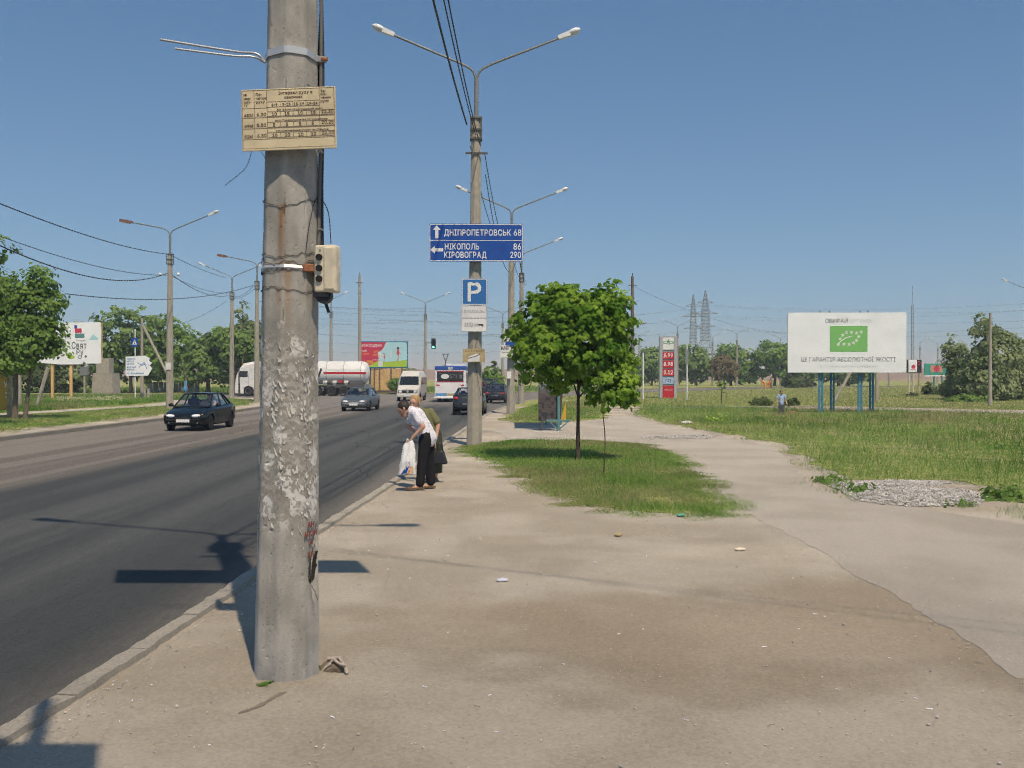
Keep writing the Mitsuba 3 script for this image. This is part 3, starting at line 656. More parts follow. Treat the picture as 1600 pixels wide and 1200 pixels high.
# ================================================================== POLES, SIGNS, WIRES
def octa(prof, phi=8.0, n=8):
    a = np.radians(22.5 + 45 * np.arange(n) + phi)
    return loft([[(r * math.cos(q), r * math.sin(q), z) for q in a] for r, z in prof])
SHAFT = octa([(.225, -.2), (.20, 3), (.165, 6), (.135, 9.25)])
SLEEVE = cat([tube([(0, 0, 8.9), (0, 0, 10.35)], .065, 10)])
def arm_mesh(s, l=2.35, rise=.95):
    return tube(np.vstack([curve([(s * .03, 0, 10.2), (s * .035, 0, 10.38), (s * .14, 0, 10.58), (s * .42, 0, 10.74)], 6), [(s * l, 0, 10.74 + rise * .82)]]), .034, 8)
ARM = {s: arm_mesh(s) for s in (-1, 1)}
ARMU = {s: arm_mesh(s, 2.35, .45) for s in (-1, 1)}
CLAMP = cat([box(.34, .34, .05, 0, 0, z) for z in (8.62, 8.88, 9.2)] + [box(.03, .03, .62, a * .15, b * .15, 8.91) for a in (-1, 1) for b in (-1, 1)])
BAR = box(.62, .05, .05, .02, -.16, 8.2)
def head(s, up):
    k = (.95 if up else .45) * .82 / 1.93
    an = -s * math.degrees(math.atan(k))
    e = (s * 2.32, 0, 10.74 + (.95 if up else .45) * .82)
    hs = hull([(x, y * w, z) for x, w, z0, z1 in ((-.02, .055, -.05, .06), (.34, .075, -.07, .07)) for y in (-1, 1) for z in (z0, z1)])
    hs2 = cat([hs, sph(1, .47, 0, .01, 3, (.19, .125, .09))])
    bowl = sph(1, .46, 0, -.05, 3, (.155, .10, .10))
    if s < 0: hs2, bowl = rot(hs2, 180), rot(bowl, 180)
    return [mv(rot(m, an, (0, 1, 0)), *e) for m in (hs2, bowl)]
def flat_head(s):
    e = (s * 2.32, 0, 10.74 + .45 * .82); an = -s * math.degrees(math.atan(.19))
    m = hull([(x, y * w, z) for x, w, z0, z1 in ((-.05, .06, -.05, .06), (.2, .14, -.10, .08), (.72, .13, -.10, .06)) for y in (-1, 1) for z in (z0, z1)])
    b = box(.42, .2, .05, .46, 0, -.10, .02)
    if s < 0: m, b = rot(m, 180), rot(b, 180)
    return [mv(rot(q, an, (0, 1, 0)), *e) for q in (m, b)]
HEADS = {(s, k): (flat_head(s) if k == 'brown' else head(s, True)) for s in (-1, 1) for k in ('white', 'brown')}
def lamp_post(label, x, y, heads=('white', 'white'), s=1.0, yaw=0.0, tilt=0.0, shaft=None, bar=True, z=0.0, group='street lamps along the roads', smat='concrete', arm_yaw=0.0):
    t = Th('street_lamp', label, 'street lamp', place(x, y, z, yaw, s, tilt), group)
    t.p('shaft', SHAFT if shaft is None else shaft, smat, False if shaft is None else 14)
    t.p('sleeve', SLEEVE, 'armgrey', True); t.p('clamp', CLAMP, 'darksteel')
    if bar: t.p('crossbar', BAR, 'darksteel')
    t.M = t.M @ T().rotate([0, 0, 1], arm_yaw)
    for sd, kind in zip((-1, 1), heads):
        if kind is None: continue
        a = t.p('arm', (ARMU if kind == 'brown' else ARM)[sd], 'armgrey', True)
        hd = t.p('lamp_head', HEADS[sd, kind][0], 'lamp_white' if kind == 'white' else 'lamp_brown', 50)
        t.p('bowl', HEADS[sd, kind][1], 'glass' if kind == 'white' else 'lens', True, parent=hd)
    t.M = t.M @ T().rotate([0, 0, 1], -arm_yaw)
    return t
# ---- the near pole: fine mesh with spalls, residue and facets
fx, fy = G(447, 1058)
TILT = 0.62
def near_shaft():
    zs = np.concatenate([np.arange(-.2, 4.75, .0125), np.linspace(4.75, 9.25, 20)]); m = 112
    ang = np.radians(22.5 + 45 * np.arange(8) + 21)
    per = np.linspace(0, 8, m, endpoint=False); k = per.astype(int); u = per - k
    p0 = np.stack([np.cos(ang), np.sin(ang)], 1); unit = p0[k] * (1 - u)[:, None] + p0[(k + 1) % 8] * u[:, None]
    unit *= (1 - .018 * np.exp(-(np.minimum(u, 1 - u) / .06) ** 2))[:, None]
    R = np.interp(zs, [0, 4.5, 9.25], [.215, .162, .135])
    v = np.concatenate([unit[None] * R[:, None, None], np.broadcast_to(zs[:, None, None], (len(zs), m, 1))], 2)
    th = np.arctan2(unit[:, 1], unit[:, 0])
    band = np.clip((zs - .95) / .25, 0, 1) * np.clip((2.45 - zs) / .3, 0, 1)
    d = -.006 * (fbn(v * [9, 9, 5], 4, 1) - .5) + .007 * np.clip(fbn(v * [22, 22, 18], 4, 2) - .5, -.3, .3) * (.25 + 1.0 * band[:, None])
    d += band[:, None] * .006 * (fbn(v * [60, 60, 50], 3, 7) - .5)
    pit = meshkit.noise(v * 45, 5); d -= .012 * np.clip(pit - .84, 0, 1) / .16 * (zs[:, None] < 4.7)
    e = np.minimum(u, 1 - u) < .07; ch = np.clip(meshkit.noise(v * [3, 3, 9], 6) - .62, 0, 1) * .06
    d -= ch * e[None]
    for a0, z0, sa, sz, dep in ((-10, .78, 8, .10, .14), (-4, .90, 5, .07, .10), (-14, .62, 6, .10, .04), (-165, .98, 9, .15, .03), (-155, 2.1, 9, .2, .025)):
        da = (np.degrees(th) - a0 + 180) % 360 - 180
        w = np.exp(-(da[None] / sa) ** 2 - ((zs[:, None] - z0) / sz) ** 2) * (.4 + 1.2 * fbn(v * 30, 3, 3)); d -= dep * np.clip(w, 0, 1)
    v[..., :2] += unit[None] * d[..., None]
    return loft(v)
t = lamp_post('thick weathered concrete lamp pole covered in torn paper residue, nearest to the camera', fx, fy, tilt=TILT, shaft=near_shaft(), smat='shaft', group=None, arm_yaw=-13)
PM = t.M
# surface point of the near pole, facing the camera
def onpole(ax, z, out=.0):
    """ax: degrees around from the camera side (positive to the right)."""
    a = math.radians(-77 + ax); R = np.interp(z, [0, 4.5, 9.25], [.215, .162, .135])
    e = (math.degrees(a) - 21 - 22.5) % 45 - 22.5
    r = R * math.cos(math.radians(22.5)) / math.cos(math.radians(e)) + out
    return np.array([r * math.cos(a), r * math.sin(a), z])
rp = np.random.default_rng(31); scr = []
CL = [(math.degrees(math.asin((a - 449) / 52)), Z(b, 6.43), sa, sz) for a, b, sa, sz in ((455, 545, 12, .05), (472, 605, 12, .10), (462, 640, 14, .10), (425, 640, 8, .10), (487, 690, 8, .12), (442, 735, 12, .05), (462, 745, 16, .06), (472, 790, 12, .10), (428, 600, 8, .08), (480, 640, 10, .15))]
for i in range(300):
    k_ = CL[i % 10]; z = rp.normal(k_[1], k_[3]) if i % 4 else rp.uniform(1.0, 2.3); ax = np.clip(rp.normal(k_[0], k_[2]), -66, 68) if i % 4 else rp.uniform(-62, 66); s = rp.uniform(.004, .017)
    k = 9; g = np.sort(rp.uniform(0, 2 * np.pi, k)); rr = s * rp.uniform(.35, 1.2, k); st = rp.uniform(.6, 2.2)
    c = onpole(ax, z, .005); a = math.radians(-77 + ax); nv = np.array([math.cos(a), math.sin(a), 0]); tv = np.array([-nv[1], nv[0], 0])
    q = rp.uniform(0, np.pi)
    dx, dz = rr * np.cos(g), rr * np.sin(g) * st
    ringp = c + (dx * math.cos(q) - dz * math.sin(q) * .5)[:, None] * tv + (dx * math.sin(q) + dz)[:, None] * np.array([0, 0, 1.0]) + rp.uniform(-.001, .005, k)[:, None] * nv
    v = np.vstack([c[None], ringp])
    scr.append(trimesh.Trimesh(v, [[0, 1 + j, 1 + (j + 1) % k] for j in range(k)], process=False))
t.p('paper_scraps', cat(scr), 'scrap', label='torn white paper scraps stuck to the pole', kind='stuff')
st_ = []
for s, z in (('АН', .99), ('МУЗИ', .935), ('А', .88), ('18', .80)):
    st_.append(text(s, 0, 0, .032 if s == 'МУЗИ' else .036, al='c'))
    r = np.interp(z, [0, 4.5], [.215, .162]) * math.cos(math.radians(22.5)) + .011
    m = rot(st_[-1], 66, (0, 0, 1)); aa = math.radians(-24)
    st_[-1] = mv(m, r * math.cos(aa) - .012, r * math.sin(aa) - .03, z)
[t.p('stencil', m_, 'stencil', label='dull red stencilled lettering') for m_ in st_]
for z, dz in ((2.72, .02), (2.62, -.01), (3.42, .03), (3.05, -.03), (2.5, .01), (2.66, .04), (2.64, -.04)):
    pts = [onpole(q, z + dz * math.sin(q / 23.0 + z * 9) + rp.uniform(-.012, .012), .006) for q in np.linspace(-112, 112, 26)]
    t.p('wire_wrap', tube(pts, .0022, 4), 'cable')
t.p('rebar', cat([tube([(.165, -.115, .83), (.172, -.12, .7), (.165, -.11, .66)], .004, 5), tube([(.18, -.12, .62), (.205, -.13, .58), (.225, -.14, .53)], .003, 5)]), 'darksteel')
t.p('wire_end', tube(curve([onpole(-85, 3.35), onpole(-85, 3.4) + [-.06, -.05, .02], onpole(-85, 3.3) + [-.11, -.05, -.02], onpole(-85, 3.2) + [-.24, -.06, -.04]], 5), .002, 4), 'cable')

cm = lathe([(.20, -.02), (.20, .028), (.235, .020), (.29, .010), (.40, -.004)], 64)
cm.vertices = cm.vertices * (1 + .16 * (fbn(cm.vertices * [7, 7, 1], 3, 4)[:, None] - .5) * [1, 1, 0]) + np.array([fx, fy, 0])
one('soil_collar', cm, 'dirt', 'little collar of packed dirt round the foot of the nearest pole', smooth=60, kind='structure')
def P(v): return T(PM).transform_affine(mi.ScalarPoint3f(*v)) if False else np.array(PM.matrix)[:3, :3] @ np.array(v, float) + np.array(PM.matrix)[:3, 3]
# band clamp with two rods and a rusty lug
zb = Z(93, fy)
t = Th('pole_clamp', 'grey metal band with two long rods round the top of the nearest pole', 'clamp', PM)
rr_ = [onpole(q, zb + .008 * math.cos(math.radians(q * 2)), .012) for q in np.linspace(-100, 100, 30)]
bm = []
for a, b in zip(rr_[:-1], rr_[1:]):
    n1 = np.array([a[0], a[1], 0]) / np.hypot(a[0], a[1]); n2 = np.array([b[0], b[1], 0]) / np.hypot(b[0], b[1])
    bm.append(hull([a + [0, 0, q] for q in (-.022, .022)] + [b + [0, 0, q] for q in (-.022, .022)] + [a - n1 * .008 + [0, 0, q] for q in (-.022, .022)] + [b - n2 * .008 + [0, 0, q] for q in (-.022, .022)]))
t.p('band', cat(bm), 'galv')
lf = onpole(-100, zb, .01)
t.p('rod', tube(curve([lf + [0, 0, -.03], lf + [-.05, -.02, .02], lf + [-.2, -.02, .035], lf + [-.66, -.05, .095]], 8), .008, 7), 'galv', 60)
t.p('rod', tube(curve([lf + [0, 0, -.03], lf + [-.06, -.05, -.01], lf + [-.2, -.08, -.012], lf + [-.54, -.12, .015]], 8), .007, 7), 'galv', 60)
rg_ = onpole(88, zb, .0)
t.p('lug', box(.10, .03, .04, rg_[0] + .02, rg_[1] - .05, zb - .01, .005), 'steel'); t.p('bolt', cyl(.014, .04, rg_[0] + .06, rg_[1] - .06, zb - .01, 'x', 8), 'rust')
# strap and rusty bracket of the switch box
zs_ = Z(422, fy)
t = Th('pole_strap', 'flat metal strap with a rusty bracket round the nearest pole', 'strap', PM)
t.p('band', mv(scl(mv(tube([onpole(q, zs_, -.004) for q in np.linspace(-110, 30, 24)], .013, 6), 0, 0, -zs_), 1, 1, 1.5), 0, 0, zs_), 'galv')
b0 = onpole(45, zs_ + .0, .02)
t.p('bracket', rot(box(.17, .03, .05, 0, 0, 0, .006), 38), 'rust', label='rusty bracket'); scene[t.key + '__bracket']['to_world'] = PM @ T().translate([b0[0] + .02, b0[1] + .0, zs_])
# switch box
d = fy - .12
t = Th('switch_box', 'beige metal box with three round black buttons on the side of the nearest pole', 'switch box', T().translate([X(512, d), d, Z(421, d)]).rotate([0, 0, 1], -10))
w, hh = .145, .30
t.p('case', box(w, .10, hh, 0, 0, 0, .012), 'cream_box', label='rust streaked beige case')
t.p('lid_rim', box(w * .48, .02, hh - .03, w * .2, -.052, 0, .008), 'cream_box')
for z in (.072, .003, -.064):
    k = t.p('button', cyl(.0205, .022, -.035, -.055, z, 'y', 20), 'rubber'); t.p('collar', lathe([(.0205, .045), (.026, .045), (.026, .066), (.0205, .066)], 20, 'y'), 'steel', parent=k)
    scene[f'{k}__collar']['to_world'] = t.M @ T().translate([-.035, 0, z])
t.p('screw', cyl(.006, .01, -.03, -.052, .118, 'y', 8), 'steel')
t.p('gland', cat([cyl(.05, .05, -.02, .0, -hh / 2 - .02, 'y', 14), box(.10, .08, .03, -.03, 0, -hh / 2 - .012)]), 'black')
# cable bundle on the right side
for i, (q, zz0, zz1, r, lab) in enumerate(((70, 2.55, 9.0, .012, 'thick black cable nearest the camera down the right side of the nearest pole'), (80, 2.42, 9.0, .013, 'thick black cable hugging the right edge of the nearest pole'),
                                           (92, 2.35, 9.0, .011, 'outermost thin black cable down the right side of the nearest pole'))):
    zz = np.linspace(zz0, zz1, 60)
    pts = [onpole(q + 5 * math.sin(z * 2.1 + i * 2), z, .016 + .022 * max(0, math.sin(z * 2.6 + i)) * (i == 2) + .015 * max(0, math.sin(z * 1.7 + 1.5 * i))) for z in zz]
    pts[0] = pts[0] + np.array([.03, 0, .02])
    one('cable', tube(pts, r, 7), 'cable' if i else 'cable_grey', lab, 'cable', 60, M=PM)
e0 = onpole(80, 3.1, .02)
one('cable', tube(curve([onpole(30, 2.74, .006), onpole(40, 2.92, .008), onpole(60, 3.08, .01), e0, e0 + [.06, -.06, -.1], e0 + [.08, -.07, -.3]], 8), .003, 4), 'cable', 'thin loose wire looping into the top of the switch box', 'cable', 60, M=PM)
for z in (3.4, 2.9):
    one('cable_tie', tube([onpole(q, z, .03) for q in np.linspace(60, 100, 8)], .006, 4), 'steel', f'grey tie holding the black cables {"high above" if z > 3 else "just above"} the switch box', 'cable tie', M=PM)
# timetable sign
d = fy - .26
W_, H_ = 150 / F * d, 96 / F * d
t = Th('timetable_sign', 'cream bus timetable board with a printed table on the nearest pole', 'sign', T().translate([X(451.5, d), d, Z(186.5, d)]).rotate([0, 1, 0], -1.2).rotate([0, 0, 1], -4))
t.p('board', box(W_, .012, H_, 0, .006, 0, .003), 'cream'); t.p('backing', box(W_ - .05, .05, H_ - .08, 0, .038, 0, .004), 'darksteel')
cx = lambda u: (u - .5) * W_; cz = lambda v: (.5 - v) * H_     # u, v: fractions from the top left
L_ = [rect(cx(.02), cx(.98), cz(.965), cz(.960), .0015)]
def hl(v, a, b): L_.append(rect(cx(a), cx(b), cz(v) - .0014, cz(v) + .0014, .0016))
def vl(u, a, b): L_.append(rect(cx(u) - .0014, cx(u) + .0014, cz(b), cz(a), .0014))
for v in (.02, .30, .465, .64, .815): hl(v, .01, .985) if v != .30 else hl(.31, .01, .29)
for v in (.215, .30, .375, .545, .55 + .165): hl(v, .275, .985 if v > .3 else .83)
hl(.45, .275, .985); hl(.625, .275, .985); hl(.795, .275, .985)
vl(.012, .02, .96); vl(.14, .02, .815); vl(.275, .02, .815); vl(.83, .02, .8); vl(.985, .02, .965)
for u in (.415, .55, .69):
    for a, b in ((.215, .30), (.375, .45), (.545, .625), (.715, .795)): vl(u, a, b)
t.p('table_lines', cat(L_), 'ink_brown')
TT = [('№', .03, .11, .040), ('мар-', .03, .165, .040), ('шру-', .03, .22, .040), ('ту', .03, .27, .040), ('По-', .16, .11, .045), ('чаток', .16, .17, .045), ('руху', .16, .23, .045),
      ('Інтервал руху в', .40, .10, .050), ('хвилинах', .46, .17, .048), ('За-', .845, .09, .042), ('кін-', .845, .14, .042), ('чення', .845, .195, .042), ('руху', .845, .25, .042),
      ('6-9', .325, .285, .045), ('9-15', .44, .285, .045), ('15-19', .56, .285, .045), ('19-24', .70, .285, .045), ('БК ЗАлК-Хортицький жил.', .38, .362, .030), ('вул.Товариська-вул.Гудименка', .36, .532, .030), ('пр.Ювілейний-порт ім.Леніна', .37, .702, .030)]
for i, (n_, s_, a, e) in enumerate((('45М', '6.30', ('10', '15', '10', '15'), '22.30'), ('49М', '5.50', ('5', '5', '5', '5'), '20.25'), ('52М', '6.30', ('10', '10', '10', '10'), '22.00'))):
    v = .44 + .172 * i
    TT += [(n_, .03, v + .008, .052), (s_, .165, v, .055), (e, .85, v - .01, .055)] + [(q, (.325, .46, .60, .735)[j] + (.01 if len(q) == 1 else 0), v, .055) for j, q in enumerate(a)]
t.p('lettering', cat([text(s, cx(u), cz(v), h * H_ * .95, (.55 * W_ * min(1, len(s) / 26)) if len(s) > 18 else None, y=-.0005, t=.002, bold=len(s) < 16) for s, u, v, h in TT]), 'ink_brown', kind='stuff')

# ---- the second pole with its signs
px2, py2 = G(740, 696)
px2 = X(741, py2)
L2 = lamp_post('tall concrete lamp post with the blue direction sign and two white lamps', px2, py2, tilt=.35, yaw=2)
def sign_M(pxx, pyy, d, yaw=0, roll=0): return T().translate([X(pxx, d), d, Z(pyy, d)]).rotate([0, 0, 1], yaw).rotate([0, 1, 0], roll)
def direction_sign(lab, M):
    t = Th('direction_sign', lab, 'road sign', M)
    w, h = 2.62, 1.05
    t.p('panel', face(sbox(-w / 2, -h / 2, w / 2, h / 2).buffer(-.06).buffer(.06), .02, .0), 'sign_blue')
    t.p('back_rail', cat([rect(-w / 2 + .1, w / 2 - .1, z - .03, z + .03, .05, .051) for z in (-.3, .3)]), 'steel')
    ed = sbox(-w / 2 + .012, -h / 2 + .012, w / 2 - .012, h / 2 - .012).buffer(-.05).buffer(.05)
    t.p('border', face(ed.difference(ed.buffer(-.022)).union(sbox(-w / 2 + .02, .055, w / 2 - .02, .072)), .003, -.0202), 'white')
    up = Polygon([(-.11, .06), (0, .19), (.11, .06), (.045, .06), (.045, -.17), (-.045, -.17), (-.045, .06)])
    sh = shapely.affinity
    t.p('arrow', face(sh.translate(up, -w / 2 + .215, .29), .003, -.0202), 'white', label='white arrow pointing up')
    t.p('arrow', face(sh.translate(sh.rotate(up, 90, origin=(0, 0)), -w / 2 + .225, -.20), .003, -.0202), 'white', label='white arrow pointing left')
    y = -.0202
    [t.p('lettering', m_, 'white') for m_ in ([text('ДНІПРОПЕТРОВСЬК', -w / 2 + .42, .20, .165, 1.86, y=y), text('68', w / 2 - .05, .20, .165, .21, 'r', y=y), text('НІКОПОЛЬ', -w / 2 + .44, -.19, .165, .95, y=y), text('86', w / 2 - .06, -.19, .165, .21, 'r', y=y),
                          text('КІРОВОГРАД', -w / 2 + .42, -.42, .165, 1.18, y=y), text('290', w / 2 - .06, -.42, .165, .30, 'r', y=y)])]
import shapely.affinity
d2 = py2 - .32
direction_sign('blue road direction sign with white Ukrainian town names and two arrows', sign_M(744, 379.5, d2, 1))
t = Th('direction_sign', 'wide plain backed direction sign high on the nearest pole, above the picture', 'road sign', PM)
t.p('panel', box(2.55, .02, 1.06, .09, -.22, 6.45), 'sign_blue'); t.p('back_rail', box(2.3, .05, .06, 0.09, -.185, 6.45), 'steel')
t = Th('parking_sign', 'square blue parking sign with a white letter P', 'road sign', sign_M(741.5, 456, d2, 1))
t.p('panel', face(sbox(-.36, -.37, .36, .37).buffer(-.03).buffer(.03), .012), 'sign_blue_pale')
ed = sbox(-.352, -.362, .352, .362); t.p('border', face(ed.difference(ed.buffer(-.022)), .003, -.0122), 'white')
P_ = unary_union([sbox(-.19, -.27, -.10, .25), Polygon([(-.19, .25), (-.12, .27), (.0, .24), (.08, .265), (.15, .22), (.19, .12), (.17, .02), (.08, -.05), (-.1, -.06)])]).difference(Polygon([(-.10, .17), (.02, .175), (.09, .13), (.09, .07), (.03, .03), (-.1, .025)]))
t.p('letter', face(P_, .003, -.0122), 'white')
t = Th('plate_sign', 'white plate with faded round the clock wording below the parking sign', 'road sign', sign_M(740.5, 487.5, d2, 1))
t.p('panel', box(.72, .012, .355, 0, .0, 0, .003), 'white'); t.p('lettering', text('ЦІЛОДОБОВО', 0, -.03, .085, .63, 'c', -.0062, .003, False), 'grey_ink')
e_ = sbox(-.355, -.172, .355, .172); t.p('border', face(e_.difference(e_.buffer(-.01)), .002, -.0062), 'grey_ink')
t = Th('plate_sign', 'white distance plate reading 100 m, lowest of the three plates under the letter P', 'road sign', sign_M(740.5, 508, d2, 1))
t.p('panel', box(.72, .012, .375, 0, .0, 0, .003), 'white'); t.p('lettering', text('100 м', -.26, -.04, .11, .36, 'l', -.0062, .003, False), 'ink')
t.p('arrow', face(unary_union([sbox(.12, -.02, .24, .03), Polygon([(.22, -.02), (.24, .04), (.27, .0), (.23, -.07)])]), .003, -.0062), 'ink')
e_ = sbox(-.355, -.182, .355, .182); t.p('border', face(e_.difference(e_.buffer(-.01)), .002, -.0062), 'grey_ink')
t = Th('notice_board', 'small peeling brown notice board with a white paper strip, lowest on the sign post', 'sign', sign_M(740.5, 555.5, d2 - .05, 1))
t.p('board', box(.61, .02, .37, 0, 0, 0, .003), 'board'); t.p('paper', face(Polygon([(-.16, -.17), (.16, -.16), (.16, .04), (.06, .05), (-.16, -.03)]), .003, -.0102), 'white')
t.p('mark', stroke([(-.16, -.08), (.03, -.03), (.16, .03)], .022, .003, -.0135), 'ink'); t.p('lettering', text('О П Е Л Ь О П', -.24, .10, .06, .50, y=-.0102), 'ink_brown')
one('cable', tube(curve([(px2 + .12, py2 - .24, 3.1), (px2 + .02, py2 - .26, 2.5), (px2 + .19, py2 - .22, 1.4)], 8), .006, 5), 'cable', 'thin black cable hanging down the sign post below the brown board', 'cable')

# ---- the other lamp posts (picture position of the junction, distance)
def lp(label, pxx, d, heads=('white', 'white'), s=1.0, yaw=0, tilt=.3, bar=False, z=0.0):
    return lamp_post(label, X(pxx, d), d, heads, s, yaw, tilt, None, bar, z)
lp('lamp post behind the young maple, third along the right kerb', 798, 51.5, yaw=4)
lp('lamp post whose right lamp rises above the maple, fourth along the right kerb', 814, 70, yaw=6)
lp('distant double lamp post in the gap between sign post and maple', 785, 136)
LA = lp('lamp post beside the dark car, with one brown and one white lamp', 265, 59, ('brown', 'white'), yaw=-3)
LA.p('insulator', cat([sph(.10, s * .55, -.1, 8.0) for s in (-1, 1)]), 'lamp_white'); LA.p('plate', box(.30, .02, .42, 0, -.24, 2.55), 'white')
LB = lp('lamp post in front of the truck cab with one white lamp to the right', 362, 86, ('white', 'white'), yaw=0)
LC = lp('lamp post touching the left edge of the nearest pole, with a brown lamp', 401, 76, ('brown', 'white'), yaw=0)
lp('lamp post behind the tank of the tanker truck', 517, 112, ('white', 'white'), yaw=60)
LN = lp('lamp post behind the white minibus, beside the green traffic light', 664, 116)
lp('lamp post just left of the fuel price sign trees', 998, 205, ('white', 'white'), z=-.1)
lp('lamp post with brown lamp rising out of the right side of the maple', 982, 172, (None, 'brown'))
lp('lamp post right behind the fuel price sign', 1058, 170)
lp('lamp post in front of the right pylon leg', 1113, 215, (None, 'white'))
lp('lamp post right of the pylons in front of a tree', 1151, 200)
lp('lamp post left of the white billboard', 1219, 225)
lp('lamp post left above the black poster board', 1437, 250, (None, 'white'))
lp('lamp post above the teal hoarding', 1465, 262)
lp('lamp post at the right edge of the picture', 1606, 172, ('white', None), 1.6)
one('cable', wire(at(590, 500, 180), at(1000, 500, 170), .5, .018, 8), 'cable_grey', 'thin wire across the sky behind the sign post at lamp height', 'cable')

# ---- utility poles
def upole(name, lab, x, d, h, strut=None, cross=True, r=.14, m='concrete', z=0):
    t = Th(name, lab, 'pole', T().translate([x, d, z]))
    t.p('shaft', tube([(0, 0, -.1), (0, 0, h)], [r * 1.15, r * .7], 8), m, 60)
    if cross:
        t.p('crossarm', cat([box(.9, .08, .08, 0, -.1, h - .9), box(.5, .06, .06, 0, -.1, h - 2.2)]), 'darksteel')
        for q in (-.38, .38): t.p('insulator', cyl(.05, .16, q, -.1, h - .78, n=8), 'lamp_white')
        t.p('top_pin', cyl(.04, .35, 0, 0, h + .15, n=8), 'darksteel')
    if strut: t.p('strut', tube(strut, [.13, .11], 8), m, 60)
    return t
upole('utility_pole', 'plain wire pole with crossarm left of the red billboard', X(562, 117), 117, Z(430, 117), r=.2)
upole('utility_pole', 'dark wire pole rising behind the right side of the maple', X(988, 100), 100, Z(432, 100), r=.2, m='bark')
d = 84; upole('utility_pole', 'concrete pole with a slanting strut left of the near left lamp post', X(222, d), d, Z(497, d), [(X(223, d) - X(222, d), 0, Z(508, d)), (X(266, d) - X(222, d), 0, Z(586, d) - .4)], False)
d = 76; upole('utility_pole', 'concrete pole with a slanting strut behind the legs of the white billboard', X(1370, d), d, 5.6, [(-1.4, .3, 3.2), (X(1303, d) - X(1370, d), 0, -.05)], False)
upole('utility_pole', 'tall plain concrete post in front of the feathery trees on the right', X(1547, 64), 64, Z(489, 64), None, False, .12)
upole('utility_pole', 'short concrete post far behind the right end of the white billboard', X(1389, 190), 190, 7.5, None, False, .2)
upole('utility_pole', 'leaning old concrete post behind the large left tree', X(30, 60), 60, 5.0, [(X(75, 60) - X(30, 60), 0, Z(575, 60)), (X(57, 60) - X(30, 60), 0, .1)], False)
one('utility_pole', tube([(X(1005, 82), 82, 0), (X(1005, 82), 82, Z(551, 82))], .07, 8), 'white', 'thin white post left of the fuel price sign', 'pole')
t = Th('flag_post', 'thin post with a narrow grey banner right of the fuel price sign', 'pole'); d = 80
t.p('pole', tube([(X(1073.5, d), d, 0), (X(1073.5, d), d, Z(540, d))], .055, 8), 'lamp_white'); t.p('banner', box(.22, .05, 1.15, X(1073, d), d - .08, Z(557, d)), 'steel')
# radio mast
t = Th('radio_mast', 'very tall thin lattice mast just right of the white billboard', 'mast'); d = 330; x = X(1425, d); hM = Z(447, d)
t.p('mast', cat([tube([(x + a, d + b, 0), (x + a, d + b, hM * .8)], .11, 4) for a, b in ((-.35, -.2), (.35, -.2), (0, .4))] + [tube([(x, d, hM * .8), (x, d, hM)], .09, 4)] +
    [tube([(x - .35 * (1 if i % 2 else -1), d - .2, hM * .8 * i / 40), (x + .35 * (1 if i % 2 else -1), d - .2, hM * .8 * (i + 1) / 40)], .05, 3) for i in range(40)]), 'steel')
# pylons
def pylon(lab, pxx, d, top, w):
    t = Th('pylon', lab, 'pylon', None, 'power line pylons')
    x = X(pxx, d); h = Z(top, d)
    prof = [(0, w), (h * .34, w * .52), (h * .45, w * .30), (h * .80, w * .22), (h, .12)]
    f = lambda z: np.interp(z, [p[0] for p in prof], [p[1] for p in prof])
    ms = []; zs = np.concatenate([np.linspace(0, h * .45, 7), np.linspace(h * .45, h * .86, 12)[1:], np.linspace(h * .86, h, 4)[1:]])
    for a, b in ((-1, -1), (1, -1), (1, 1), (-1, 1)):
        ms += [tube([(x + a * f(z0), d + b * f(z0), z0), (x + a * f(z1), d + b * f(z1), z1)], .11, 4) for z0, z1 in zip(zs[:-1], zs[1:])]
    for z0, z1 in zip(zs[:-1], zs[1:]):
        for b in (-1, 1):
            ms += [tube([(x - f(z0), d + b * f(z0), z0), (x + f(z1), d + b * f(z1), z1)], .055, 3), tube([(x + f(z0), d + b * f(z0), z0), (x - f(z1), d + b * f(z1), z1)], .055, 3), tube([(x - f(z1), d + b * f(z1), z1), (x + f(z1), d + b * f(z1), z1)], .10, 3)]
    t.p('tower', cat(ms), 'armgrey')
    for z, l in ((h * .60, 4.0), (h * .74, 5.0), (h * .86, 3.2)):
        t.p('crossarm', cat([tube([(x - l, d, z + .2), (x, d - .6, z), (x + l, d, z + .2)], .14, 4), tube([(x - l, d, z + .2), (x, d, z + 1.4), (x + l, d, z + .2)], .10, 4)]), 'armgrey')
    return [(x + s * l, d, z - .8) for z, l in ((h * .60, 4.0), (h * .74, 5.0), (h * .86, 3.2)) for s in (-1, 1)], h
pa, _ = pylon('left and slimmer of the two lattice power pylons', 1083, 420, 460, 4.2)
pb, _ = pylon('right and wider legged of the two lattice power pylons', 1102, 400, 454, 5.6)
for i, (a, b) in enumerate(zip(pa, pb)):
    one('power_line', wire(b, at(1760, (500, 512, 492, 470, 476, 462)[i], 330), 3, .03, 20, 4), 'cable_grey', f'{("sixth", "fifth", "fourth", "second", "third", "top")[i]} high voltage line running right from the pylons', 'power line', group='power lines to the right of the pylons')
    one('power_line', wire(a, at(480, (520, 500, 512, 486, 498, 478)[i], 300), 4, .028, 20, 4), 'cable_grey', f'{("lowest", "fourth", "fifth", "second", "third", "top")[i]} high voltage line running left from the pylons', 'power line', group='power lines to the left of the pylons')
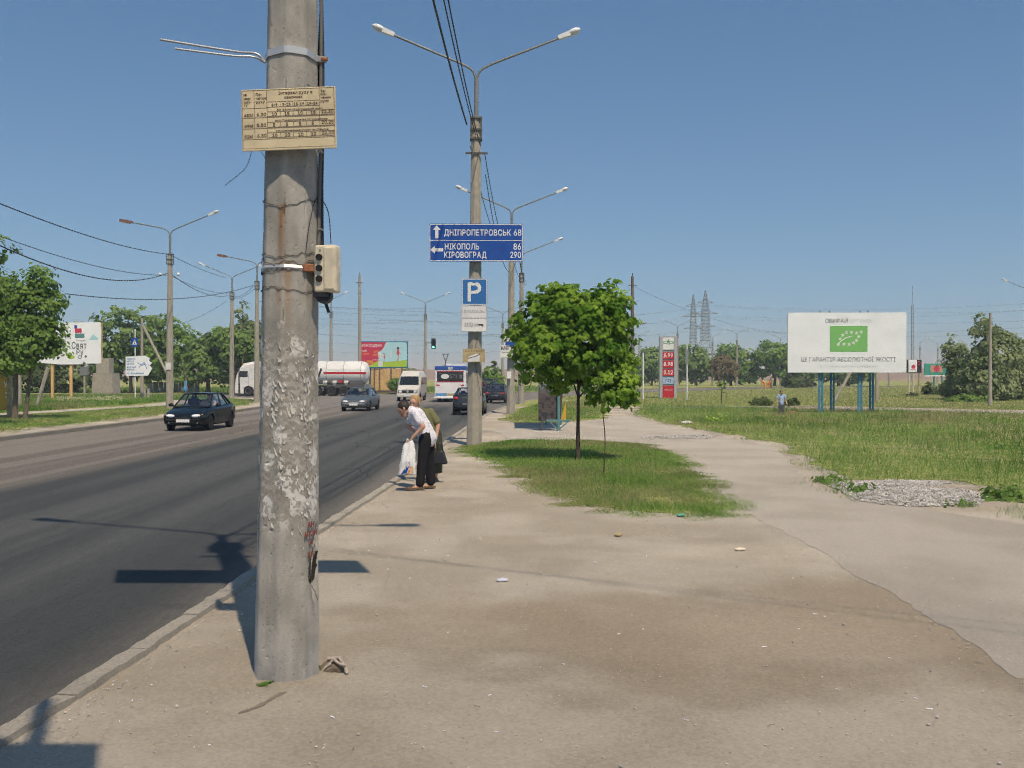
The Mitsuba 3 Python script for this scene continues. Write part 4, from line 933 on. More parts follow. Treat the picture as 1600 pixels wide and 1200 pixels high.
# ---- wires
def P2(x, z): return np.array([px2 + x, py2 - .16, z])
for i, (xo, z, r, lab) in enumerate(((-.2, 9.0, .022, 'thick black overhead cable above the road between the two nearest poles'), (.05, 8.95, .013, 'thin overhead wire left of its twin between the two nearest poles'), (.18, 8.9, .013, 'thin overhead wire right of its twin between the two nearest poles'))):
    one('overhead_wire', wire(P([xo, .15, 9.05 - .15 * i]), P2(xo, z - .25 * i), .35 + .05 * i, r, 40), 'cable', lab, 'cable')
for i, (xo, z) in enumerate(((-.1, 8.4), (.3, 8.2), (.32, 7.6))):
    one('overhead_wire', wire(P2(xo, z), (X(800, 51.5) + xo, 51.4, 8.9 - .25 * i), 1.2 + .3 * i, .012), 'cable', f'{("upper", "middle", "lowest")[i]} thin wire running back from the sign post to the lamp post behind it', 'cable')
    one('overhead_wire', wire((X(800, 51.5) + xo, 51.4, 8.9 - .25 * i), (X(816, 70) + xo, 70, 8.9 - .25 * i), .5, .014), 'cable', f'{("upper", "middle", "lowest")[i]} wire between the two lamp posts behind the maple', 'cable')
for i in range(2):
    one('overhead_wire', wire(P([.1, 0, 9.2 - .5 * i]), (24, -9 + 2 * i, 9.4 - .5 * i), .5, .008), 'cable', 'wire leaving the nearest pole above the picture towards the right', 'cable', group='wires above the picture')
def A_(pt, d): return at(pt[0], pt[1], d)
la, lb, lc = (X(265, 59), 59), (X(362, 86), 86), (X(401, 76), 76)
WL = [((-8, 315), 30, (260, 397), 59, .25, .020, 'uppermost wire reaching the left lamp post from the left edge'), ((-8, 366), 31, (262, 430), 59, .35, .014, 'thin second wire from the left edge to the left lamp post'),
      ((-8, 380), 30, (262, 427), 59, .75, .022, 'thick sagging cable from the left edge to the left lamp post'), ((102, 459), 45, (396, 446), 76, .6, .020, 'long low cable from the left tree to the post beside the nearest pole'),
      ((266, 398), 59, (354, 434), 86, .15, .018, 'wire from the left lamp post down to the truck cab lamp post'), ((266, 427), 59, (357, 462), 86, .5, .020, 'sagging cable from the left lamp post to the truck cab lamp post'),
      ((266, 430), 59, (357, 458), 86, .3, .014, 'thin wire just above the sagging cable behind the left lamp post'), ((358, 462), 86, (396, 447), 76, .4, .016, 'short looping cable between the two posts left of the nearest pole'),
      ((358, 466), 86, (397, 452), 76, .3, .014, 'lower short looping cable between the two posts left of the nearest pole'), ((355, 470), 86, (285, 505), 95, .2, .014, 'thin wire falling from the truck cab lamp post towards the trees')]
for a, da, b, db, sg, r, lab in WL: one('overhead_wire', wire(A_(a, da), A_(b, db), sg, r), 'cable', lab, 'cable')
LR = [((400, 470), 76, (664, 482), 116, .3, 'wire crossing behind the nearest pole to the lamp post by the traffic light'), ((518, 487), 112, (664, 492), 116, .2, 'wire from the tanker lamp post to the lamp post by the traffic light'), ((560, 483), 117, (1000, 470), 120, .8, 'highest long wire crossing behind the sign post'),
      ((664, 480), 116, (786, 495), 136, .5, 'wire from the traffic light lamp post to the far lamp post'), ((400, 500), 112, (664, 500), 118, .5, 'low wire behind the switch box'), ((560, 520), 140, (800, 522), 140, .3, 'faint low wire above the red billboard'),
      ((988, 447), 100, (1240, 520), 150, 1.2, 'wire running from the dark pole behind the maple to the right'), ((988, 452), 100, (800, 470), 120, .6, 'wire running from the dark pole behind the maple to the left')]
for a, da, b, db, sg, lab in LR: one('overhead_wire', wire(A_(a, da), A_(b, db), sg, .016, 20, 4), 'cable_grey', lab, 'cable')
for i in range(5):
    one('overhead_wire', wire(at(498, 497 + 13 * i, 190), at(1010, 490 + 11 * i, 230), 1.2, .014, 16, 4), 'cable_grey', f'{("top", "second", "third", "fourth", "lowest")[i]} of the five faint far wires low in the sky behind the red billboard', 'cable', group='faint far wires low in the sky')
# bus stop sign behind the camera, whose shadow falls on the kerb at lower left
t = Th('stop_sign', 'sign post beside the camera whose shadow falls on the near kerb', 'road sign', T().translate([-1.02, 1.24, 0]))
t.p('pole', tube([(0, 0, 0), (0, 0, 7.5)], .05, 10), 'steel', True); t.p('panel', box(1.25, .03, .73, -.26, -.06, 6.26, .005), 'sign_blue')
# ================================================================== VEHICLES (front faces -y)
def arch_cut(m, ys, r, w, z):
    b = man(m)
    for y in ys:
        for s in (-1, 1): b = b - man(cyl(r, .5, s * (w - .02), y, z, 'x', 24))
    return tri(b)
def ringz(y, zb, zs, zt, wb, w, wt, cr=.02):
    h = [(0, zb), (wb, zb), (w * .97, zb + .07), (w, zb + .22), (w, zs), (w * .985, zs + (zt - zs) * .55), (wt, zt), (wt * .5, zt + cr)]
    return [(x, y, z) for x, z in h] + [(-x, y, z) for x, z in ([(0, zt + cr * 1.3)] + h[:0:-1])][0:1] + [(-x, y, z) for x, z in h[:0:-1]]
def wheel(t, x, y, r, w, rim='rim', parent=None):
    sd = 1 if x > 0 else -1
    k = t.p('wheel', mv(lathe([(r * .62, -w / 2), (r * .93, -w / 2), (r, -w * .36), (r, w * .36), (r * .93, w / 2), (r * .62, w / 2)], 28, 'x'), x, y, r), 'rubber', 40)
    dish = lathe([(.001, w * .30), (r * .16, w * .34), (r * .22, w * .24), (r * .5, w * .22), (r * .60, w * .40), (r * .66, w * .42), (r * .66, -w * .3), (.001, -w * .3)], 24, 'x')
    if sd < 0: dish = rot(dish, 180)
    t.p('rim', mv(dish, x, y, r), rim, 40, parent=k)
    holes = cat([rot(box(.01, r * .12, r * .2, sd * w * .245, 0, r * .36, .004), 72 * q, (1, 0, 0)) for q in range(5)])
    t.p('hub_holes', mv(holes, x, y, r), 'black', parent=k)
def flat(pts): 
    n = len(pts); return trimesh.Trimesh(np.array(pts, float), [[0, i, i + 1] for i in range(1, n - 1)], process=False)
def car(label, x, y, yaw, paint, L=4.24, w=.84, hh=1.42, people=0, z=RZ, suv=0.0, group=None, chrome=False, hatch=False):
    t = Th('car', label, 'car', T().translate([x, y, z]).rotate([0, 0, 1], yaw), group)
    k = L / 4.24; u = suv; e = .12 if hatch else 0
    st = [(0, .36, .46, .52, .45, .60, .50), (.05, .26, .50, .62, .6, .74, .62), (.28, .20, .54, .72, .66, .81, .68), (.75, .19, .60, .82, .68, .835, .70), (1.12, .19, .64, .90, .68, .84, .72), (2.2, .19, .66, .93, .68, .845, .74),
          (3.2, .20, .68, .96, .68, .84, .73), (3.75, .23, .70, .985 + e, .66, .815, .70), (4.08, .28, .66, .93 + e, .6, .77, .64), (4.20, .34, .56, .80 + e, .5, .70, .56), (4.24, .40, .54, .70, .4, .62, .48)]
    body = loft([ringz(a * k, b + u * .3, c + u * .5, d + u, f * w / .84, g_ * w / .84, h_ * w / .84) for a, b, c, d, f, g_, h_ in st])
    r = .30 + u * .12
    ya, yb = .80 * k, 3.36 * k
    body = arch_cut(body, (ya, yb), r * 1.16, w, r)
    t.p('body', body, paint, 32)
    for yy in (ya, yb):
        for s in (-1, 1): wheel(t, s * (w - .11), yy, r, .19)
    # greenhouse: c cowl, f front roof, b rear roof, d deck
    q = w / .84
    c = np.array([.70 * q, 1.02 * k, .895 + u]); f = np.array([.55 * q, 1.80 * k, hh - .05]); b = np.array([.54 * q, (3.3 if hatch else 2.95) * k, hh - .04]); d = np.array([.66 * q, (3.95 if hatch else 3.68) * k, .985 + u + e])
    m = np.array([.72 * q, 2.25 * k, .935 + u]); mt = np.array([.575 * q, 2.35 * k, hh - .035]); m2 = np.array([.715 * q, 3.1 * k, .96 + u]); mt2 = (mt * .35 + b * .65)
    fl = lambda v: v * np.array([-1, 1, 1])
    roof = hull(np.array([fl(v) + o for v in (f, b, mt) for o in ([0, 0, 0], [.04, 0, .035])] + [v + o for v in (f, b, mt) for o in ([0, 0, 0], [-.04, 0, .035])] + [[0, f[1] - .05, hh + .0], [0, mt[1], hh + .02], [0, b[1] + .05, hh - .005]]))
    t.p('roof', roof, paint, 50)
    pl = []
    for g_ in (lambda v: v, fl):
        pl += [tube([g_(c), g_(f)], .028, 6), tube([g_(f), g_(mt), g_(b)], .024, 6), tube([g_(b), g_(d)], .045, 6), tube([g_(m), g_(mt)], .03, 6), tube([g_(m2), g_(mt2)], .03, 6)]
    t.p('pillars', cat(pl + [tube([c, fl(c)], .025, 6), tube([f, fl(f)], .024, 6), tube([b, fl(b)], .024, 6), tube([d, fl(d)], .025, 6)]), paint, 50)
    cw = lambda v: v + np.array([0, 0, -.015])
    t.p('windscreen', flat([cw(c), cw(fl(c)), fl(f), f]), 'glass'); t.p('rear_window', flat([d, fl(d), fl(b), b]), 'glass')
    for g_ in (lambda v: v, fl):
        t.p('side_window', flat([g_(v) for v in (c + [0, .15, 0], m, mt, f)]), 'glass'); t.p('side_window', flat([g_(v) for v in (m, m2, mt2, mt)]), 'glass'); t.p('side_window', flat([g_(v) for v in (m2, d + [0, -.15, 0], b, mt2)]), 'glass')
    t.p('interior', hull([g_(v) + np.array([0, 0, -.01]) for g_ in (lambda v: v * [.96, 1, 1], lambda v: v * [-.96, 1, 1]) for v in (c + [0, .05, .02], m + [0, 0, .02], d + [0, -.1, .02], c + [0, .1, -.1], d + [0, -.2, -.1])]), 'interior')
    for s in (-.36, .36):
        sk = t.p('seat', rot(box(.46, .12, .42, s * q, 2.25 * k, .98 + u, .04), -14, (1, 0, 0), (0, 2.25 * k, .9)), 'interior'); t.p('headrest', box(.24, .08, .16, s * q, 2.36 * k, 1.20 + u, .03), 'interior', parent=sk)
    t.p('rear_seat', box(1.1 * q, .12, .22, 0, 3.05 * k, 1.02 + u, .04), 'interior')
    t.p('steering_wheel', rot(lathe([(.16, -.012), (.18, -.012), (.18, .012), (.16, .012)], 16, 'y'), -25, (1, 0, 0)), 'black'); scene[t.key + '__steering_wheel']['to_world'] = t.M @ T().translate([.34, 1.45 * k, .95 + u])
    for s in (-1, 1):
        h_ = t.p('headlight', mv(rot(sph(1, 0, 0, 0, 2, (.19, .10, .075)), s * 16), s * .50 * q, .075 * k, .575 + u * .6), 'lens', True)
        t.p('indicator', mv(rot(sph(1, 0, 0, 0, 2, (.07, .08, .07)), s * 40), s * .66 * q, .17 * k, .585 + u * .6), 'amber', True, parent=h_)
        t.p('tail_light', mv(sph(1, 0, 0, 0, 2, (.15, .12, .10)), s * .60 * q, 4.12 * k, .77 + e + u * .6), 'redlens', True)
        t.p('mirror', sph(1, s * .92 * q, 1.32 * k, .96 + u, 2, (.11, .07, .07)), paint, True)
        t.p('fog_lamp', sph(1, s * .52 * q, .05 * k, .33 + u * .3, 2, (.07, .03, .04)), 'lens', True)
    t.p('grille', box(.62 * q, .05, .09, 0, .015 * k, .50 + u * .55, .02), 'galv' if chrome else 'black'); t.p('air_intake', box(.95 * q, .08, .10, 0, .045 * k, .36 + u * .3, .02), 'black')
    t.p('bumper_trim', box(1.25 * q, .07, .035, 0, .012 * k, .435 + u * .4, .012), 'black' if not chrome else 'galv')
    t.p('number_plate', box(.50, .03, .11, 0, -.012, .40 + u * .4, .004), 'white'); t.p('number_plate', box(.50, .03, .10, 0, 4.245 * k, .60 + u * .4, .004), 'grey_ink')
    wp = [tube([(a, 1.06 * k, .925 + u), (a + .42, 1.22 * k, .99 + u)], .008, 4) for a in (-.55, -.05)]
    t.p('wipers', cat(wp), 'black')
    return t
X_, Y_ = -12.35, 37.2
car('dark green saloon car with silver wheels driving towards us in the far lane', X_, Y_, -1, 'paint_dark')
def driver(lab, M):
    t = Th('person', lab, 'person', M)
    t.p('body', tri(fuse([sph(.10, 0, 0, .22, 2, (.85, 1, 1.15)), sph(.052, 0, -.0, .07), hull(np.vstack([sph(.09, -.15, .03, -.03, 1).vertices, sph(.09, .15, .03, -.03, 1).vertices, sph(.12, -.08, .05, -.35, 1).vertices, sph(.12, .08, .05, -.35, 1).vertices])),
        hull(np.vstack([sph(.05, .19, .0, -.05, 1).vertices, sph(.045, .24, -.18, -.26, 1).vertices])), hull(np.vstack([sph(.045, .24, -.18, -.26, 1).vertices, sph(.04, .12, -.42, -.18, 1).vertices])), sph(.02, 0, -.10, .21)])), 'skin', True)
    t.p('shirt', cat([hull(np.vstack([sph(.10, s * .14, .03, -.04, 1).vertices for s in (-1, 1)] + [sph(.135, s * .08, .05, -.35, 1).vertices for s in (-1, 1)]))]), 'vest' if 'orange' in lab else 'olive', 60)
    t.p('hair', sph(.106, 0, .02, .25, 2, (.88, .95, 1.0)), 'hair_dark', True)
driver('driver in an olive shirt behind the windscreen of the dark green car', T().translate([X_, Y_, RZ]).rotate([0, 0, 1], -1).translate([.36, 2.08, 1.06]))
car('silver grey saloon car coming towards us in the middle of the road', -9.35, 58.5, -3, 'paint_silver', 4.35, .86, 1.40, chrome=True)
car('dark hatchback seen from behind, half hidden by the sign post', -2.15, 58.0, 176, 'paint_navy', 4.0, .83, 1.5, hatch=True, z=RZ) if False else None
def away(lab, x, y, yaw, *a, **k): # placed by its tail
    L = a[1] if len(a) > 1 else 4.24; r = math.radians(yaw)
    car(lab, x - math.sin(r) * L, y + math.cos(r) * L, yaw, *a, **k)
away('dark hatchback with red tail lights half hidden behind the sign post', X(746, 60.5), 60.5, 178, 'paint_navy', 3.9, .84, 1.46, hatch=True)
away('dark saloon seen from behind, partly covered by the third lamp post', X(792, 84), 84, 174, 'paint_navy', 4.2, .82, 1.48)
car('dark off road car facing us at the far side of the crossroads', X(778, 104), 104, 24, 'paint_navy', 4.6, .93, 1.78, suv=.16)
car('dark parked car far behind the left leg of the white billboard', X(1276, 188), 188, 80, 'paint_navy', 4.2, .84, 1.45, z=0.0)

# minibus
def minibus(label, x, y, yaw):
    t = Th('minibus', label, 'van', T().translate([x, y, RZ]).rotate([0, 0, 1], yaw))
    st = [(0, .42, .70, .98, .7, .84, .76), (.06, .34, .74, 1.06, .8, .90, .82), (.65, .32, .9, 1.22, .85, .95, .84), (.78, .32, 1.0, 1.28, .85, .96, .86), (1.45, .32, 1.3, 2.10, .85, .97, .74), (1.75, .32, 1.35, 2.42, .85, .97, .70), (2.1, .32, 1.4, 2.52, .85, .97, .68), (5.1, .34, 1.4, 2.52, .85, .97, .68), (5.3, .38, 1.35, 2.42, .82, .95, .66)]
    t.p('body', arch_cut(loft([ringz(*s) for s in st]), (.85, 4.15), .40, .97, .34), 'paint_van', 30)
    t.p('windscreen', flat([(-.82, .775, 1.385), (.82, .775, 1.385), (.74, 1.335, 2.07), (-.74, 1.335, 2.07)]), 'darkglass')
    m = t.p('front_mask', box(1.62, .04, .24, 0, .0, .80, .02), 'black')
    for s in (-1, 1):
        t.p('headlight', box(.26, .05, .18, s * .62, -.02, .80, .03), 'lens', parent=m)
        t.p('mirror', box(.10, .06, .34, s * 1.06, .95, 1.55, .02), 'black')
        for a, b in ((1.15, 1.95), (2.1, 3.2), (3.3, 4.2), (4.3, 5.1)):
            t.p('side_window', flat([(s * .978, a + (.2 if a < 1.2 else 0), 1.38), (s * .978, b, 1.38), (s * .966, b, 1.98), (s * .966, a + (.42 if a < 1.2 else 0), 1.98)]), 'darkglass')
        for yy in (.85, 4.15): wheel(t, s * .86, yy, .34, .2)
    t.p('bumper', box(1.86, .16, .24, 0, .0, .46, .04), 'van_side'); t.p('number_plate', box(.52, .02, .11, 0, -.09, .47), 'white')
    t.p('badge', cyl(.09, .03, 0, -.03, .80, 'y', 16), 'galv'); t.p('wipers', cat([tube([(a, .80, 1.34), (a + .1, 1.1, 1.72)], .01, 4) for a in (-.1, .3)]), 'white')
minibus('white high roofed minibus coming towards us behind the couple', X(637, 82), 82, -2)
# bus
t = Th('bus', 'white and blue city bus seen from behind, in front of the sign post', 'bus', T().translate([X(703.5, 79.5), 79.5, RZ]).rotate([0, 0, 1], 179))
bw, bl = 2.5, 10.5
t.p('body', box(bw, bl, 2.25, 0, -bl / 2, 1.42, .06), 'white'); t.p('roof_band', box(bw - .006, bl - .006, .36, 0, -bl / 2, 2.72, .07), 'bus_blue')
t.p('skirt_stripe', cat([box(bw * .36, .03, .24, s * .72, .004, .60) for s in (-1, 1)] + [box(.03, bl - .3, .24, s * (bw / 2 + .004), -bl / 2, .60) for s in (-1, 1)]), 'bus_stripe')
t.p('number_plate', box(.55, .03, .2, 0, .006, .6), 'board'); t.p('bumper', box(bw + .12, .24, .14, 0, .06, .36, .03), 'white')
rw = t.p('rear_window', box(2.12, .03, .78, 0, .004, 2.05, .01), 'darkglass')
t.p('window_frame', cat([box(2.22, .02, .05, 0, .006, z) for z in (1.63, 2.47)]), 'red', parent=rw)
t.p('window_poster', mv(rot(face(shapely.affinity.scale(shapely.Point(0, 0).buffer(1), .33, .2), .004), 180), .42, .022, 2.06), 'white', parent=rw)
[t.p('window_print', m_, 'grey_ink', parent=rw) for m_ in ([mv(rot(text('571', 0, 0, .30, .62), 180), .05, .022, 1.92), box(.3, .006, .04, .8, .02, 2.3), box(.22, .006, .3, -.85, .02, 2.05)])]
t.p('route_number', box(.36, .02, .2, 0, .004, 2.72), 'white', label='small lit looking route number panel'); t.p('lettering', mv(rot(text('158', 0, 0, .13, .24, 'c'), 180), 0, .016, 2.66), 'ink')
for s in (-1, 1):
    t.p('tail_light', box(.26, .03, .10, s * .98, .012, 1.36), 'redlens'); t.p('reverse_lamp', box(.12, .03, .05, s * .98, .012, 1.24), 'lens')
    for y in (-2.6, -8.2): wheel(t, s * 1.12, y, .48, .28)
    for i in range(6): t.p('side_window', box(.03, 1.4, .85, s * (bw / 2 + .002), -1.1 - i * 1.6, 1.95, .01), 'darkglass')
t.p('roof_hatch', cat([box(.7, .7, .14, .25, -1.2, 2.97, .04), box(.9, .9, .16, -.55, -2.6, 2.97, .04)]), 'white')
t.p('roof_mast', cat([tube([(.42, -.6, 2.85), (.42, -.6, 3.25), (.22, -.6, 3.85)], .035, 5), tube([(.42, -.6, 3.25), (.62, -.6, 3.85)], .035, 5), tube([(.14, -.6, 3.85), (.70, -.6, 3.85)], .03, 5)]), 'darksteel')
# tanker
dT = 105.0
t = Th('tanker_truck', 'white articulated tanker truck with a red stripe turning across the crossroads', 'truck', T().translate([X(372, dT), dT, RZ]))
S = dT / F
cb = [(0.0, .35, 1.0), (.05, .3, 1.7), (.20, .3, 2.45), (.5, .3, 3.0), (1.0, .3, 3.45), (2.15, .3, 3.65), (2.25, .4, 3.6)]
cabm = loft([[(x, y * 1.23, z) for y, z in ((-1, zb), (-1, zt - .25), (-.85, zt), (.85, zt), (1, zt - .25), (1, zb))] for x, zb, zt in cb])
b = man(cabm)
for s in (-1, 1): b = b - man(cyl(.58, .8, 1.42, s * 1.2, .5, 'y', 28))
t.p('cab', tri(b), 'white', 30)
t.p('side_window', flat([(.42, -1.236, 1.98), (1.35, -1.236, 1.98), (1.35, -1.236, 2.62), (.55, -1.236, 2.62)]), 'darkglass'); t.p('windscreen', flat([(.07, -1.1, 1.85), (.07, 1.1, 1.85), (.24, 1.1, 2.62), (.24, -1.1, 2.62)]), 'darkglass')
t.p('mirror', box(.1, .25, .55, .12, -1.4, 2.3, .03), 'black'); t.p('door_seam', cat([box(.02, .01, 1.9, x, -1.237, 1.5) for x in (.38, 1.45)]), 'grey_ink'); t.p('sun_visor', box(.25, 2.1, .12, .12, 0, 2.78, .03), 'darkglass')
t.p('roof_lamps', cat([sph(.09, .75, y, 3.35) for y in (-.7, -.35, .35, .7)]), 'amber'); t.p('step', box(.9, .12, .5, .75, -1.2, .5, .03), 'white')

def twheel(x, r=.52):
    k = t.p('wheel', mv(lathe([(r * .5, -.16), (r * .93, -.16), (r, -.1), (r, .1), (r * .93, .16), (r * .5, .16)], 28, 'y'), x, -1.14, r), 'rubber', 40)
    t.p('rim', mv(rot(lathe([(.01, .10), (r * .3, .11), (r * .34, .03), (r * .5, .05), (r * .56, .15), (r * .6, .15), (r * .6, -.1), (.01, -.1)], 20, 'y'), 180, (0, 0, 1)), x, -1.15, r), 'rim' if x < 3 else 'steel', 40, parent=k)
    if x < 3: scene[k + '__rim']['to_world'] = t.M
for x in (1.42, 4.6, X(518, dT) - X(372, dT) + .2, X(537, dT) - X(372, dT) + .2, X(500, dT) - X(372, dT)): twheel(x)
# the far side wheels as one set
t.p('far_wheels', cat([cyl(.52, .3, x, 1.05, .52, 'y', 20) for x in (1.42, 4.6, 10.1, 11.4, 8.8)]), 'rubber')
x0, x1 = 2.9, X(578, dT) - X(372, dT); rT = 1.22; zT = 2.45
prof = [(.01, x0), (.5, x0 + .05), (.9, x0 + .2), (1.12, x0 + .42), (rT, x0 + .75), (rT, x1 - .75), (1.12, x1 - .42), (.9, x1 - .2), (.5, x1 - .05), (.01, x1)]
t.p('tank', mv(lathe(prof, 40, 'x'), 0, 0, zT), 'tank_white', 40)
t.p('tank_band', mv(cat([lathe([(rT - .01, x - .02), (rT + .012, x - .02), (rT + .012, x + .02), (rT - .01, x + .02)], 40, 'x') for x in np.linspace(x0 + 1.2, x1 - .8, 6)]), 0, 0, zT), 'grey_ink')
def onTank(xa, xb, za, zb, o=.006): 
    k = 6; zz = np.linspace(za, zb, k); yy = -np.sqrt(np.maximum((rT + o) ** 2 - (zz - zT) ** 2, 0)); v = np.concatenate([np.stack([np.full(k, x), yy, zz], 1) for x in (xa, xb)])
    return trimesh.Trimesh(v, np.array([[i, i + k, i + 1] for i in range(k - 1)] + [[i + 1, i + k, i + k + 1] for i in range(k - 1)]), process=False)
t.p('stripe', onTank(X(509, dT) - X(372, dT), X(575, dT) - X(372, dT), 2.30, 2.52), 'red', label='long dull red stripe along the tank'); t.p('stripe', onTank(3.7, X(509, dT) - X(372, dT) - 2.5, 2.30, 2.52), 'red')
lg = X(500, dT) - X(372, dT)
t.p('logo', cat([stroke([(lg - .35, 2.1), (lg - .1, 2.8)], .2, .02, -1.23), stroke([(lg + .1, 2.1), (lg + .35, 2.8)], .2, .02, -1.23)]), 'ink')
t.p('lettering', text('ПЕРЕВЕЗЕННЯ ГАЗУ', X(514, dT) - X(372, dT), 2.66, .13, 3.6, y=-1.215), 'pale_ink')
t.p('warning_plate', box(.5, .02, .22, X(535, dT) - X(372, dT), -1.13, 1.55), 'red')
t.p('chassis', cat([box(x1 - 1.4, .9, .22, (x1 + 2) / 2 - .2, 0, 1.02), box(2.6, 2.0, .34, 10.9, 0, 1.05), box(1.6, .08, .1, 7.2, -1.1, .8), box(1.6, .08, .1, 7.2, -1.1, .55), box(.1, 1.9, .3, x1 - .2, 0, .8)]), 'darksteel')
t.p('tank_support', cat([hull([(x - .22, y, 1.4), (x + .22, y, 1.4), (x - .1, y, 1.1), (x + .1, y, 1.1), (x - .22, y * .8, 1.75), (x + .22, y * .8, 1.75)]) for x in (9.4, 10.4, 11.6) for y in (-1.05, 1.05)]), 'steel')
t.p('side_rail', cat([box(2.2, .06, .09, 8.2, -1.2, z) for z in (.62, .85)]), 'galv'); t.p('rear_cabinet', box(1.5, 1.8, .55, x1 - 1.3, 0, 1.2, .04), 'darksteel')
k = t.p('speed_disc', cyl(.34, .03, X(577, dT) - X(372, dT), -1.28, 1.0, 'y', 24), 'white', label='round speed limit disc at the tail'); t.p('ring', mv(lathe([(.27, -.02), (.33, -.02), (.33, .02), (.27, .02)], 24, 'y'), X(577, dT) - X(372, dT), -1.295, 1.0), 'grey_ink', parent=k); t.p('digit', box(.1, .02, .4, X(577, dT) - X(372, dT), -1.30, 1.0), 'ink', parent=k)
t.p('tail_light', box(.05, .3, .14, x1 - .12, -.9, .9), 'redlens')

# ================================================================== PEOPLE
def human(bones, res=.022, it=6, extra=()):
    ms = []
    for a, ra, b, rb in bones:
        ms.append(m3.Manifold.batch_hull([m3.Manifold.sphere(ra, 12).translate(list(map(float, a))), m3.Manifold.sphere(rb, 12).translate(list(map(float, b)))]))
    m = tri(m3.Manifold.batch_boolean(ms + [man(e) for e in extra], m3.OpType.Add).refine_to_length(res))
    trimesh.smoothing.filter_taubin(m, .5, .53, it)
    return m
def hand(w, d, side, curl=.6):
    """Bones of a hand at wrist w: palm along d, fingers curling towards side."""
    w, d, s = (np.array(v, float) for v in (w, d, side)); d /= np.linalg.norm(d); s /= np.linalg.norm(s); n = np.cross(d, s)
    out = []
    for i, (o, l) in enumerate(((-.030, .068), (-.010, .078), (.010, .074), (.030, .058))):
        k0 = w + d * .02 + n * o * .7; k1 = w + d * .088 + n * o; k2 = k1 + (d * (1 - curl) + s * curl) * l * .5; k3 = k2 + (d * (.3 - curl * .6) + s) * l * .5
        out += [(k0, .017, k1, .0125), (k1, .0105, k2, .0095), (k2, .0095, k3, .0085)]
    b = w + d * .025 - n * .03; out += [(b, .015, b + d * .035 - n * .03 + s * .02, .011), (b + d * .035 - n * .03 + s * .02, .011, b + d * .062 - n * .03 + s * .04, .0095)]
    return out
def headparts(c, fw, up=(0, 0, 1), r=.098):
    """Skull, jaw, nose and ears at c; fw is where the face looks."""
    c, f, u = (np.array(v, float) for v in (c, fw, up)); f /= np.linalg.norm(f); u = u - f * (u @ f); u /= np.linalg.norm(u); s = np.cross(f, u)
    b = [(c + u * .03 - f * .02, r * .95, c + u * .025 + f * .02, r * .88), (c + f * .02, r * .78, c - u * .085 + f * .055, .042), (c + f * .085 - u * .005, .014, c + f * .112 - u * .035, .016), (c + f * .07 - u * .085, .03, c + f * .075 - u * .1, .026), (c + f * .07 + u * .03 - s * .03, .022, c + f * .07 + u * .03 + s * .03, .022)]
    for q in (-1, 1): b.append((c + s * q * .088 - u * .01, .018, c + s * q * .092 + u * .02 - f * .01, .02))
    eyes = cat([sph(.011, *(c + f * .087 + u * .012 + s * q * .034)) for q in (-1, 1)]); mouth = sph(1, *(c + f * .10 - u * .066), 2, (.012, .012, .006))
    return b, eyes, mouth, (f, u, s)
def folds(m, a=.022):
    w = m.vertices @ np.array([[1, .2, .35], [.1, 1, .3], [.3, .2, .45]]); m.vertices = m.vertices + m.vertex_normals * (a * (fbn(w * 11, 3, 2) - .5))[:, None]
    return m
